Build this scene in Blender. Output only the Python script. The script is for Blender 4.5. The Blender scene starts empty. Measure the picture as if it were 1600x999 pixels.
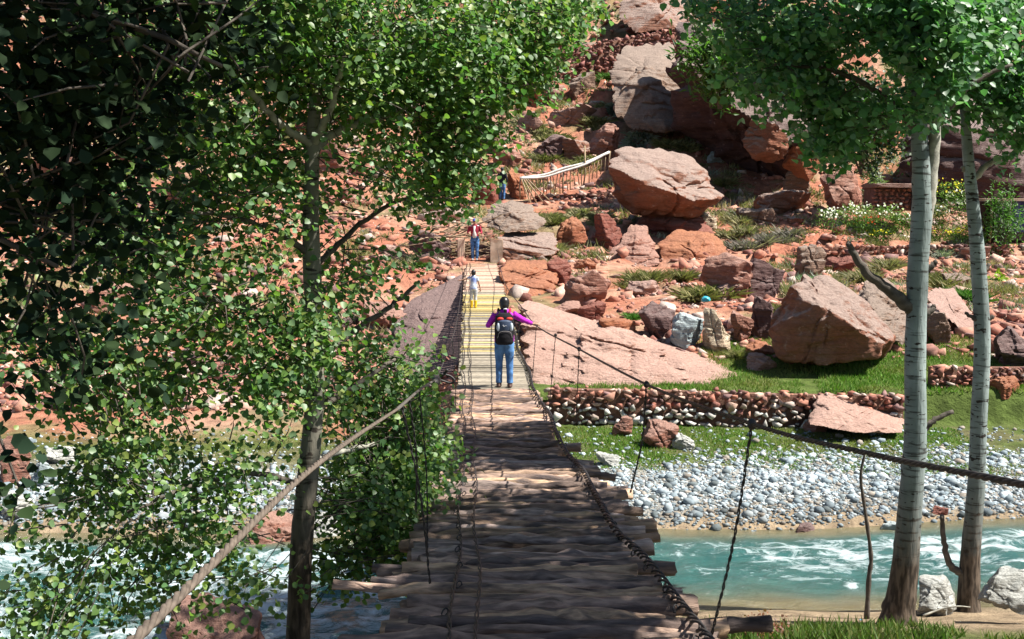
import bpy, bmesh, math
import numpy as np
from mathutils import Vector
R = math.radians
scn = bpy.context.scene
COL = scn.collection

# ------------------------------------------------------------------ camera, light, exposure
E = 5.5                                    # eye height above the river
F, CX, CY = 1715.0, 800.0, 499.5           # focal length in pixels of the 1600 px wide photograph
PITCH = math.atan((499.5 - 300.0) / F)
cam = bpy.data.objects.new('camera', bpy.data.cameras.new('camera')); COL.objects.link(cam)
cam.data.sensor_width = 36; cam.data.lens = F / 1600 * 36
cam.data.clip_start = 0.05; cam.data.clip_end = 2000
cam.location = (0, 0, E); cam.rotation_euler = (math.pi / 2 - PITCH, 0, 0)
scn.camera = cam
SUN_EL, SUN_AZ = 55.0, -10.0                 # azimuth from +X towards +Y
w = bpy.data.worlds.new('World'); scn.world = w; w.use_nodes = True
wn = w.node_tree
sky = wn.nodes.new('ShaderNodeTexSky'); sky.sky_type = 'NISHITA'; sky.sun_disc = False
sky.sun_elevation = R(SUN_EL); sky.sun_rotation = R(90 - SUN_AZ)
wn.links.new(sky.outputs[0], wn.nodes['Background'].inputs[0])
wn.nodes['Background'].inputs[1].default_value = 0.05
sun = bpy.data.objects.new('sun', bpy.data.lights.new('sun', 'SUN')); COL.objects.link(sun)
sun.data.energy = 5.0; sun.data.angle = R(0.5); sun.data.color = (1, 0.95, 0.87)
sd = Vector((math.cos(R(SUN_EL)) * math.cos(R(SUN_AZ)), math.cos(R(SUN_EL)) * math.sin(R(SUN_AZ)), math.sin(R(SUN_EL))))
sun.rotation_euler = sd.to_track_quat('Z', 'Y').to_euler()
scn.view_settings.view_transform = 'Standard'; scn.view_settings.look = 'None'
scn.view_settings.gamma = 1; scn.view_settings.use_curve_mapping = False
scn.view_settings.exposure = 1.12
scn.cycles.max_bounces = 6; scn.cycles.diffuse_bounces = 1; scn.cycles.glossy_bounces = 2
scn.cycles.transmission_bounces = 3; scn.cycles.transparent_max_bounces = 6

# ------------------------------------------------------------------ numeric helpers
RNG = np.random.default_rng(7)

def at(px, py, d):
    u = (px - CX) / F; v = (CY - py) / F
    Y = math.cos(PITCH) + v * math.sin(PITCH); Z = v * math.cos(PITCH) - math.sin(PITCH)
    return np.array([u / Y * d, d, E + Z / Y * d])

def _h(ix, iy, iz, s):
    n = (ix * 374761393 + iy * 668265263 + iz * 1274126177 + s * 974711) & 0x7fffffff
    n = ((n ^ (n >> 13)) * 1103515245) & 0x7fffffff
    n = ((n ^ (n >> 15)) * 12345677) & 0x7fffffff
    return (n & 0xffff) / 65535.0

def proj(p):
    """where a point lies in the photograph's pixels"""
    x, y, z = p[0], p[1], p[2] - E; c, q = math.cos(PITCH), math.sin(PITCH); dep = y * c - z * q
    return CX + F * x / dep, CY - F * (y * q + z * c) / dep

def noise(p, s=0):
    p = np.asarray(p, float); i = np.floor(p).astype(np.int64); f = p - i; f = f * f * (3 - 2 * f)
    x, y, z = i[..., 0], i[..., 1], i[..., 2]; fx, fy, fz = f[..., 0], f[..., 1], f[..., 2]
    r = 0
    for a in (0, 1):
        for b in (0, 1):
            for c in (0, 1):
                wgt = (fx if a else 1 - fx) * (fy if b else 1 - fy) * (fz if c else 1 - fz)
                r = r + wgt * _h(x + a, y + b, z + c, s)
    return r * 2 - 1

def fbm(p, s=0, o=4):
    p = np.asarray(p, float); r = 0; a = 1.0; t = 0
    for k in range(o):
        r = r + a * noise(p * 2 ** k + 17.3 * k, s + k); t += a; a *= 0.5
    return r / t

def sm(a, b, x):
    t = np.clip((x - a) / (b - a), 0, 1); return t * t * (3 - 2 * t)

# ------------------------------------------------------------------ object helpers
def mesh(name, V, Fc, m, parent=None, smooth=False, col=None, loc=None):
    V = np.asarray(V, np.float32); me = bpy.data.meshes.new(name)
    if loc is not None: V = V - np.asarray(loc, np.float32)
    if isinstance(Fc, np.ndarray):
        k = Fc.shape[1]; n = len(Fc)
        me.vertices.add(len(V)); me.vertices.foreach_set('co', V.ravel())
        me.loops.add(n * k); me.loops.foreach_set('vertex_index', Fc.astype(np.int32).ravel())
        me.polygons.add(n); me.polygons.foreach_set('loop_start', np.arange(0, n * k, k, dtype=np.int32))
        me.update(calc_edges=True)
    else:
        me.from_pydata(V.tolist(), [], Fc)
    me.validate()
    if smooth: me.polygons.foreach_set('use_smooth', np.ones(len(me.polygons), bool))
    if col is not None:
        a = me.attributes.new('col', 'FLOAT_COLOR', 'POINT')
        c = np.ones((len(V), 4), np.float32); c[:, :3] = col
        a.data.foreach_set('color', c.ravel())
    if m is not None: me.materials.append(m)
    o = bpy.data.objects.new(name, me); COL.objects.link(o)
    if parent is not None: o.parent = parent            # part vertices are then relative to loc, its thing's origin
    elif loc is not None: o.location = [float(q) for q in loc]
    return o

def tag(o, label, cat=None, group=None, kind=None):
    if label: o['label'] = label
    if cat: o['category'] = cat
    if group: o['group'] = group
    if kind: o['kind'] = kind
    return o

def thing(name, label, cat, loc=(0, 0, 0), rz=0.0, group=None):
    o = bpy.data.objects.new(name, None); COL.objects.link(o); o.empty_display_size = 0.1
    o.location = [float(q) for q in loc]; o.rotation_euler = (0, 0, rz)
    return tag(o, label, cat, group)

class MB:
    """collects pieces for one mesh"""
    def __init__(s): s.v = []; s.f = []; s.c = []; s.n = 0
    def add(s, V, Fc, c=None):
        V = np.asarray(V, float); s.v.append(V)
        s.f += [tuple(int(q) + s.n for q in f) for f in Fc]
        s.c.append(np.tile(np.asarray(c if c is not None else (1, 1, 1), float), (len(V), 1))); s.n += len(V)
        return s
    def build(s, name, m, parent=None, smooth=True, col=False, loc=None):
        V = np.concatenate(s.v)
        return mesh(name, V, s.f, m, parent, smooth, np.concatenate(s.c) if col else None, loc)

def tube(P, rad, seg=8, cap=True):
    P = np.asarray(P, float); n = len(P); rad = np.broadcast_to(np.asarray(rad, float), (n,))
    T = np.gradient(P, axis=0); T /= np.linalg.norm(T, axis=1)[:, None] + 1e-9
    ref = np.array([0, 0, 1.0]) if abs(T[0][2]) < 0.9 else np.array([0, 1.0, 0])
    V = []; 
    for i in range(n):
        a = np.cross(T[i], ref); a /= np.linalg.norm(a) + 1e-9; b = np.cross(T[i], a); ref = np.cross(a, T[i]) if False else ref
        th = np.arange(seg) * 2 * np.pi / seg
        V.append(P[i] + rad[i] * (np.cos(th)[:, None] * a + np.sin(th)[:, None] * b))
    V = np.concatenate(V)
    f = [(i * seg + j, i * seg + (j + 1) % seg, (i + 1) * seg + (j + 1) % seg, (i + 1) * seg + j) for i in range(n - 1) for j in range(seg)]
    if cap:
        f.append(tuple(range(seg))[::-1]); f.append(tuple((n - 1) * seg + j for j in range(seg)))
    return V, f

def spline(P, n):
    """Catmull-Rom through the rows of P"""
    P = np.asarray(P, float); Q = np.vstack([2 * P[0] - P[1], P, 2 * P[-1] - P[-2]])
    t = np.linspace(0, len(P) - 1 - 1e-6, n); i = t.astype(int); u = (t - i)[:, None]
    a, b, c, d = Q[i], Q[i + 1], Q[i + 2], Q[i + 3]
    return 0.5 * (2 * b + (c - a) * u + (2 * a - 5 * b + 4 * c - d) * u ** 2 + (3 * b - a - 3 * c + d) * u ** 3)

def box(c, s):
    c = np.asarray(c, float); s = np.asarray(s, float) / 2
    V = c + s * np.array([[-1, -1, -1], [1, -1, -1], [1, 1, -1], [-1, 1, -1], [-1, -1, 1], [1, -1, 1], [1, 1, 1], [-1, 1, 1]])
    return V, [(0, 3, 2, 1), (4, 5, 6, 7), (0, 1, 5, 4), (1, 2, 6, 5), (2, 3, 7, 6), (3, 0, 4, 7)]

_ICO = {}
def ico(n):
    if n not in _ICO:
        bm = bmesh.new(); bmesh.ops.create_icosphere(bm, subdivisions=n, radius=1)
        bm.verts.ensure_lookup_table()
        _ICO[n] = (np.array([v.co[:] for v in bm.verts]), np.array([[v.index for v in f.verts] for f in bm.faces])); bm.free()
    return _ICO[n]

# ------------------------------------------------------------------ materials
def mat(name, color=(0.5, 0.5, 0.5), rough=0.8, spec=0.3, attr=False, vary=0.0, vscale=6.0, vcol=None, bump=0.0, bscale=20.0, bdist=0.02, detail=5, metallic=0, stretch=None):
    m = bpy.data.materials.new(name); m.use_nodes = True; nt = m.node_tree; b = nt.nodes['Principled BSDF']
    b.inputs['Roughness'].default_value = rough; b.inputs['Specular IOR Level'].default_value = spec; b.inputs['Metallic'].default_value = metallic
    tc = nt.nodes.new('ShaderNodeTexCoord')
    if stretch:                                                     # grain drawn out along one axis
        mp = nt.nodes.new('ShaderNodeMapping'); mp.inputs['Scale'].default_value = stretch; nt.links.new(tc.outputs['Object'], mp.inputs[0]); crd = mp.outputs[0]
    else: crd = tc.outputs['Object']
    if attr:
        a = nt.nodes.new('ShaderNodeAttribute'); a.attribute_name = 'col'; src = a.outputs['Color']
    else:
        a = nt.nodes.new('ShaderNodeRGB'); a.outputs[0].default_value = (*color, 1); src = a.outputs[0]
    if vary:
        nz = nt.nodes.new('ShaderNodeTexNoise'); nz.inputs['Scale'].default_value = vscale; nz.inputs['Detail'].default_value = detail
        nt.links.new(crd, nz.inputs['Vector'])
        mr = nt.nodes.new('ShaderNodeMapRange'); mr.inputs[1].default_value = 0.3; mr.inputs[2].default_value = 0.7
        mr.inputs[3].default_value = 1 - vary; mr.inputs[4].default_value = 1 + vary
        nt.links.new(nz.outputs['Fac'], mr.inputs[0])
        mx = nt.nodes.new('ShaderNodeVectorMath'); mx.operation = 'SCALE'
        nt.links.new(src, mx.inputs[0]); nt.links.new(mr.outputs[0], mx.inputs['Scale']); src = mx.outputs[0]
        if vcol is not None:
            n2 = nt.nodes.new('ShaderNodeTexNoise'); n2.inputs['Scale'].default_value = vscale * 0.45; n2.inputs['Detail'].default_value = 6
            nt.links.new(crd, n2.inputs['Vector'])
            r2 = nt.nodes.new('ShaderNodeMapRange'); r2.inputs[1].default_value = 0.5; r2.inputs[2].default_value = 0.66
            nt.links.new(n2.outputs['Fac'], r2.inputs[0])
            mm = nt.nodes.new('ShaderNodeMix'); mm.data_type = 'RGBA'
            nt.links.new(r2.outputs[0], mm.inputs[0]); nt.links.new(src, mm.inputs[6]); mm.inputs[7].default_value = (*vcol, 1); src = mm.outputs[2]
    nt.links.new(src, b.inputs['Base Color'])
    if bump:
        n3 = nt.nodes.new('ShaderNodeTexNoise'); n3.inputs['Scale'].default_value = bscale; n3.inputs['Detail'].default_value = 8; n3.inputs['Roughness'].default_value = 0.65
        nt.links.new(crd, n3.inputs['Vector'])
        bp = nt.nodes.new('ShaderNodeBump'); bp.inputs['Strength'].default_value = bump; bp.inputs['Distance'].default_value = bdist
        nt.links.new(n3.outputs['Fac'], bp.inputs['Height']); nt.links.new(bp.outputs[0], b.inputs['Normal'])
    return m

def leaf_mat(name, trans=0.3, rough=0.35, spec=0.5):
    m = bpy.data.materials.new(name); m.use_nodes = True; nt = m.node_tree; b = nt.nodes['Principled BSDF']
    a = nt.nodes.new('ShaderNodeAttribute'); a.attribute_name = 'col'
    nt.links.new(a.outputs['Color'], b.inputs['Base Color']); b.inputs['Roughness'].default_value = rough; b.inputs['Specular IOR Level'].default_value = spec
    t = nt.nodes.new('ShaderNodeBsdfTranslucent'); g = nt.nodes.new('ShaderNodeVectorMath'); g.operation = 'MULTIPLY'
    g.inputs[1].default_value = (1.05, 1.4, 0.6); nt.links.new(a.outputs['Color'], g.inputs[0]); nt.links.new(g.outputs[0], t.inputs['Color'])
    mx = nt.nodes.new('ShaderNodeMixShader'); mx.inputs[0].default_value = trans
    nt.links.new(b.outputs[0], mx.inputs[1]); nt.links.new(t.outputs[0], mx.inputs[2])
    nt.links.new(mx.outputs[0], nt.nodes['Material Output'].inputs[0])
    return m

def bark_mat(name, light=(0.29, 0.35, 0.34), dark=(0.03, 0.026, 0.022), base=(0.13, 0.1, 0.075), zfade=1.3):
    """pale poplar bark with dark eyes and rings, rough brown bark near the ground"""
    m = bpy.data.materials.new(name); m.use_nodes = True; nt = m.node_tree; L = nt.links.new; N = nt.nodes.new; b = nt.nodes['Principled BSDF']
    b.inputs['Roughness'].default_value = 0.75; b.inputs['Specular IOR Level'].default_value = 0.25
    tc = N('ShaderNodeTexCoord')
    def nz(scale, vec, det=4):
        mp = N('ShaderNodeMapping'); mp.inputs['Scale'].default_value = vec; L(tc.outputs['Object'], mp.inputs[0])
        n = N('ShaderNodeTexNoise'); n.inputs['Scale'].default_value = scale; n.inputs['Detail'].default_value = det; L(mp.outputs[0], n.inputs['Vector']); return n
    def rng(src, a, c, lo=0, hi=1):
        r = N('ShaderNodeMapRange'); r.inputs[1].default_value = a; r.inputs[2].default_value = c; r.inputs[3].default_value = lo; r.inputs[4].default_value = hi; L(src, r.inputs[0]); return r.outputs[0]
    def mix(f, a, c):
        q = N('ShaderNodeMix'); q.data_type = 'RGBA'; L(f, q.inputs[0])
        for k, s in ((6, a), (7, c)):
            if isinstance(s, tuple): q.inputs[k].default_value = (*s, 1)
            else: L(s, q.inputs[k])
        return q.outputs[2]
    rings = nz(7, (0.5, 0.5, 4.0), 5); eyes = nz(9, (1.0, 1.0, 2.2), 2); big = nz(2.2, (1, 1, 1), 5); crack = nz(16, (1.6, 1.6, 0.35), 6)
    c = mix(rng(big.outputs['Fac'], 0.35, 0.7), light, tuple(q * 0.42 for q in light))
    c = mix(rng(rings.outputs['Fac'], 0.56, 0.66, 0, 0.85), c, dark)
    c = mix(rng(eyes.outputs['Fac'], 0.63, 0.67), c, dark)
    rough = mix(rng(crack.outputs['Fac'], 0.4, 0.6), tuple(q * 0.3 for q in base), base)
    sp = N('ShaderNodeSeparateXYZ'); L(tc.outputs['Object'], sp.inputs[0])
    ad = N('ShaderNodeMath'); ad.operation = 'MULTIPLY_ADD'; L(big.outputs['Fac'], ad.inputs[0]); ad.inputs[1].default_value = 1.6; L(sp.outputs['Z'], ad.inputs[2])
    c = mix(rng(ad.outputs[0], zfade + 0.1, zfade + 1.3), rough, c)
    L(c, b.inputs['Base Color'])
    bp = N('ShaderNodeBump'); bp.inputs['Strength'].default_value = 0.6; bp.inputs['Distance'].default_value = 0.02; L(crack.outputs['Fac'], bp.inputs['Height']); L(bp.outputs[0], b.inputs['Normal'])
    return m

def stone_mat(name, c, c2, top, topamt=0.7):
    """layered sandstone: two body colours in bands and patches, a weathered crust on upward faces, fine cracks"""
    m = bpy.data.materials.new(name); m.use_nodes = True; nt = m.node_tree; L = nt.links.new; N = nt.nodes.new; b = nt.nodes['Principled BSDF']
    b.inputs['Roughness'].default_value = 0.88; b.inputs['Specular IOR Level'].default_value = 0.2
    tc = N('ShaderNodeTexCoord')
    def noise_(scale, vec=(1, 1, 1), det=6, rg=0.6):
        mp = N('ShaderNodeMapping'); mp.inputs['Scale'].default_value = vec; mp.inputs['Rotation'].default_value = (0.25, 0.3, 0); L(tc.outputs['Object'], mp.inputs[0])
        n = N('ShaderNodeTexNoise'); n.inputs['Scale'].default_value = scale; n.inputs['Detail'].default_value = det; n.inputs['Roughness'].default_value = rg; L(mp.outputs[0], n.inputs['Vector']); return n.outputs['Fac']
    def rng(src, a, d, lo=0, hi=1):
        r = N('ShaderNodeMapRange'); r.inputs[1].default_value = a; r.inputs[2].default_value = d; r.inputs[3].default_value = lo; r.inputs[4].default_value = hi; L(src, r.inputs[0]); return r.outputs[0]
    def mix(f, a, d, mode='MIX'):
        q = N('ShaderNodeMix'); q.data_type = 'RGBA'; q.blend_type = mode
        if isinstance(f, float): q.inputs[0].default_value = f
        else: L(f, q.inputs[0])
        for k, s in ((6, a), (7, d)):
            if isinstance(s, tuple): q.inputs[k].default_value = (*s, 1)
            else: L(s, q.inputs[k])
        return q.outputs[2]
    patch = noise_(0.9); band = noise_(1.6, (0.6, 0.6, 5.0)); fine = noise_(11, (1, 1, 1.6), 8, 0.7); spots = noise_(4.5, (1, 1, 1), 5)
    col = mix(rng(patch, 0.36, 0.64), c, c2)
    col = mix(rng(band, 0.45, 0.62, 0, 0.55), col, tuple(q * 0.6 for q in c2))
    g = N('ShaderNodeNewGeometry'); sp = N('ShaderNodeSeparateXYZ'); L(g.outputs['Normal'], sp.inputs[0])
    ad = N('ShaderNodeMath'); ad.operation = 'MULTIPLY_ADD'; L(spots, ad.inputs[0]); ad.inputs[1].default_value = 0.9; L(sp.outputs['Z'], ad.inputs[2])
    col = mix(rng(ad.outputs[0], 0.75, 1.15, 0, topamt), col, top)
    col = mix(rng(fine, 0.30, 0.62, 0.55, 0.0), col, tuple(q * 0.35 for q in c))
    col = mix(rng(spots, 0.62, 0.72, 0, 0.5), col, tuple(min(1, q * 1.5) for q in top))
    L(col, b.inputs['Base Color'])
    ma = N('ShaderNodeMath'); ma.operation = 'MULTIPLY_ADD'; L(band, ma.inputs[0]); ma.inputs[1].default_value = 2.0; L(fine, ma.inputs[2])
    bp = N('ShaderNodeBump'); bp.inputs['Strength'].default_value = 0.9; bp.inputs['Distance'].default_value = 0.11; L(ma.outputs[0], bp.inputs['Height']); L(bp.outputs[0], b.inputs['Normal'])
    return m

M = {
 'pink':   stone_mat('pink_sandstone', (0.44, 0.225, 0.165), (0.36, 0.155, 0.11), (0.43, 0.275, 0.225), 0.7),
 'pale':   stone_mat('pale_sandstone', (0.47, 0.3, 0.24), (0.4, 0.22, 0.17), (0.46, 0.325, 0.28), 0.6),
 'orange': stone_mat('orange_sandstone', (0.46, 0.18, 0.085), (0.36, 0.125, 0.07), (0.42, 0.23, 0.155), 0.4),
 'red':    stone_mat('red_sandstone', (0.31, 0.105, 0.072), (0.25, 0.082, 0.062), (0.34, 0.175, 0.14), 0.5),
 'grey':   stone_mat('grey_crusted_sandstone', (0.31, 0.165, 0.115), (0.33, 0.125, 0.072), (0.38, 0.295, 0.255), 0.9),
 'tan':    stone_mat('tan_sandstone', (0.33, 0.225, 0.165), (0.27, 0.165, 0.12), (0.33, 0.27, 0.23), 0.7),
 'purple': stone_mat('purple_shale', (0.19, 0.115, 0.105), (0.155, 0.092, 0.088), (0.29, 0.215, 0.2), 0.6),
 'slab': stone_mat('bleached_sandstone', (0.54, 0.33, 0.255), (0.44, 0.235, 0.175), (0.52, 0.36, 0.30), 0.6),
 'shaded_varnish': stone_mat('shade_darkened_varnished_sandstone', (0.13, 0.075, 0.065), (0.09, 0.05, 0.05), (0.30, 0.23, 0.21), 0.8),  # dark rock varnish, lowered further so the colour carries the cliff's shadow
 'white':  stone_mat('white_river_stone', (0.58, 0.58, 0.54), (0.44, 0.44, 0.40), (0.66, 0.67, 0.63), 0.6),
 'blue':   stone_mat('bluish_river_stone', (0.44, 0.52, 0.53), (0.34, 0.42, 0.44), (0.62, 0.68, 0.68), 0.6),
 'cream':  stone_mat('cream_stone', (0.62, 0.53, 0.38), (0.5, 0.36, 0.25), (0.7, 0.62, 0.47), 0.6),
 'stones': mat('rubble_stone', attr=True, rough=0.9, vary=0.3, vscale=7, bump=0.5, bscale=25, bdist=0.02),
 'ground': mat('soil', attr=True, rough=0.95, spec=0.1, vary=0.35, vscale=3.0, bump=0.8, bscale=9, bdist=0.12, detail=8),
 'log':    mat('weathered_log', attr=True, rough=0.75, vary=0.6, vscale=26, vcol=(0.11, 0.085, 0.08), bump=0.9, bscale=70, bdist=0.015, stretch=(0.22, 1, 1)),
 'board':  mat('split_board', attr=True, rough=0.85, vary=0.25, vscale=14, bump=0.4, bscale=50, bdist=0.006),
 'wire':   mat('dark_wire', (0.035, 0.032, 0.032), 0.55, 0.4, vary=0.4, vscale=30),
 'cable':  mat('steel_cable', (0.10, 0.09, 0.08), 0.6, 0.4, vary=0.4, vscale=60, bump=0.4, bscale=150, bdist=0.003),
 'rope':   mat('worn_tan_cable', (0.125, 0.10, 0.08), 0.8, 0.2, vary=0.35, vscale=50, bump=0.5, bscale=160, bdist=0.003),
 'bark':   bark_mat('poplar_bark'),
 'bark2':  bark_mat('poplar_bark_brown', (0.27, 0.26, 0.21), zfade=2.0),
 'limb':   mat('dark_limb_bark', (0.10, 0.085, 0.07), 0.85, vary=0.4, vscale=14, bump=0.5, bscale=40),
 'palelimb': mat('pale_limb_bark', (0.34, 0.33, 0.28), 0.8, vary=0.35, vscale=14, bump=0.3, bscale=40),
 'twig':   mat('dry_stick', (0.36, 0.27, 0.17), 0.85, vary=0.4, vscale=8),
 'leaf':   leaf_mat('poplar_leaf', 0.42, 0.45, 0.5),
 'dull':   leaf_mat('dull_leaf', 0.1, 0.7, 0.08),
 'needle': leaf_mat('shrub_leaf', 0.25, 0.6, 0.2),
 'grass':  leaf_mat('grass_blade', 0.3, 0.6, 0.2),
 'petal':  leaf_mat('petal', 0.3, 0.7, 0.2),
}

# ------------------------------------------------------------------ the ground
PY = np.array([-40, -8, 0, 1.5, 4, 7, 10, 11.2, 12.2, 13.4, 14.4, 15.4, 16.4, 17.2, 18.2, 21, 24.2, 24.9, 25.3, 27, 29, 31, 33, 37, 41, 45, 48, 52, 58, 62, 70, 78, 85, 95, 110, 140, 200, 320])
PZ = np.array([-1.0, -1.5, -1.72, -1.85, -2.85, -3.7, -4.3, -4.62, -5.0, -5.36, -5.75, -5.9, -5.8, -5.45, -5.36, -5.34, -5.34, -5.33, -4.62, -4.56, -4.3, -3.9, -3.55, -3.3, -3.1, -2.92, -2.3, -1.4, -0.4, 1.0, 5.0, 9.0, 13, 20, 30, 46, 62, 90])
def height(x, y):
    x = np.asarray(x, float); y = np.asarray(y, float)
    bend = 0.35 * np.sin(x * 0.23 + 0.6) + np.where(x > 5, (x - 5) * 0.22, 0) + np.where(x < -4, (-x - 4) * 0.12, 0)
    wgt = sm(11.0, 16.5, y) * (1 - sm(19, 24, y))
    ys = y - np.clip(bend, -1, 2.2) * wgt
    ys = ys + 1.9 * sm(0.6, -1.4, x) * sm(8.5, 11.5, y) * (1 - sm(13.5, 16.0, y))
    left = sm(-0.6, -2.5, x) * sm(22, 25, y) * (1 - sm(40, 44, y))      # no terrace left of the bridge: an even slope
    z = np.interp(ys, PY, PZ)
    z = z * (1 - left) + left * np.interp(y, [22, 25, 30, 36, 40, 43.5, 44], [-5.35, -5.3, -4.95, -4.25, -3.75, -3.5, -2.95])
    p = np.stack([x, y, 0 * x], -1)
    amp = 0.05 + 0.10 * sm(26, 40, y) + 0.45 * sm(50, 75, y) + 1.2 * sm(85, 130, y)
    z = z + amp * fbm(p * 0.33, 3) + (0.04 + 0.10 * sm(45, 60, y)) * fbm(p * 1.4, 9)
    lm = sm(29, 34, y) * sm(-0.05, 0.2, fbm(p * 0.16, 51, 3)) * sm(0.9, 2.0, np.abs(x - (0.43 - 0.0377 * y))) * np.where(y < 47, sm(0.6, 1.6, x) + sm(-2.2, -3.2, x), 1)
    st = 0.55 + 0.5 * sm(45, 80, y); tz = (z + 0.9 * fbm(p * [0.30, 0.42, 1], 52, 3) + 0.25 * x * 0.3) / st; fr = tz - np.floor(tz)
    z = z + np.clip(lm, 0, 1) * (sm(0.52, 0.78, fr) - fr) * st * 0.95
    z = z - 1.1 * np.exp(-((x + 1.2) / 2.4) ** 2) * sm(46, 47.5, y) * (1 - sm(50, 54, y)) * 0.4
    return z + E

def ground(px, py, dmin=3.0):
    d = np.arange(dmin, 160, 0.05)
    a = at(px, py, 1.0); xs = a[0] * d; zs = E + (a[2] - E) * d
    hit = np.nonzero(zs < height(xs, d))[0]
    dd = d[hit[0]] if len(hit) else 100.0
    return float(dd)

def G(px, py, dmin=3.0):
    d = ground(px, py, dmin); p = at(px, py, d); p[2] = float(height(p[0], d)); return p

def build_ground():
    ny, nx = 560, 380
    t = np.linspace(0, 1, ny); ys = -12 + 62 * t + 270 * np.clip(t - 0.55, 0, 1) ** 2.0 * 4.2
    ys = np.interp(t, [0, 0.04, 0.28, 0.52, 0.85, 1], [-30, -3, 16, 29, 95, 320])
    us = np.linspace(-1, 1, nx); us = np.sign(us) * (0.55 * np.abs(us) + 0.45 * us ** 2)
    Y, U = np.meshgrid(ys, us, indexing='ij'); X = U * (12 + np.abs(Y) * 0.95)
    Z = height(X, Y); p = np.stack([X, Y, Z], -1)
    soil = np.array([0.15, 0.11, 0.075]); sand = np.array([0.29, 0.22, 0.145]); peb = np.array([0.30, 0.295, 0.27]); grass = np.array([0.085, 0.12, 0.03])
    red = np.array([0.36, 0.145, 0.092]); tan = np.array([0.40, 0.245, 0.17]); olive = np.array([0.17, 0.165, 0.08]); bed = np.array([0.19, 0.16, 0.10])
    n1 = fbm(p * [0.5, 0.5, 0.2], 21); n2 = fbm(p * [1.3, 1.3, 0.4], 33); n3 = fbm(p * [0.22, 0.22, 0.1], 44)
    def mx(c, d, m): return c * (1 - m[..., None]) + d * m[..., None]
    c = np.broadcast_to(soil, p.shape)
    c = mx(c, grass, sm(-0.05, 0.25, n2 + 0.25 * (X > 2.2)) * 0.75)
    c = mx(c, sand, sm(10.6, 11.6, Y + 0.6 * n1))
    c = mx(c, bed, sm(13.2, 14.2, Y) * (1 - sm(16.8, 17.4, Y)))
    c = mx(c, peb, sm(17.6, 18.6, Y + 0.7 * n1 - np.where(X > 5, (X - 5) * 0.2, 0)))
    c = mx(c, np.array([0.13, 0.125, 0.06]), sm(20.0, 21.5, Y + 1.2 * n1 - 0.4 * np.clip(X - 3, 0, 3)))
    c = mx(c, grass * 0.9, sm(20.6, 22.6, Y + 1.6 * n1 + 1.2 * n2) * sm(-0.35, 0.1, n2 + 0.15))
    c = mx(c, grass, sm(24.6, 25.2, Y))
    hill = sm(26.5, 29.0, Y + 1.2 * n1 - np.where(X > 5.5, 2.2, 0)) * 1.0
    hill = np.maximum(hill, sm(-0.6, -2.0, X) * sm(22.5, 24.5, Y))
    hc = mx(np.broadcast_to(red, p.shape), tan, sm(-0.2, 0.45, n1)); hc = mx(hc, olive, sm(0.08, 0.4, n2 * 0.6 + n3 * 0.8) * 0.75)
    c = mx(c, hc, hill)
    i = np.arange((ny - 1) * (nx - 1)); r, q = i // (nx - 1), i % (nx - 1); a = r * nx + q
    Fc = np.stack([a, a + 1, a + nx + 1, a + nx], 1)
    o = mesh('ground', p.reshape(-1, 3), Fc, M['ground'], smooth=True, col=c.reshape(-1, 3)); o['kind'] = 'structure'
build_ground()

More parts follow.
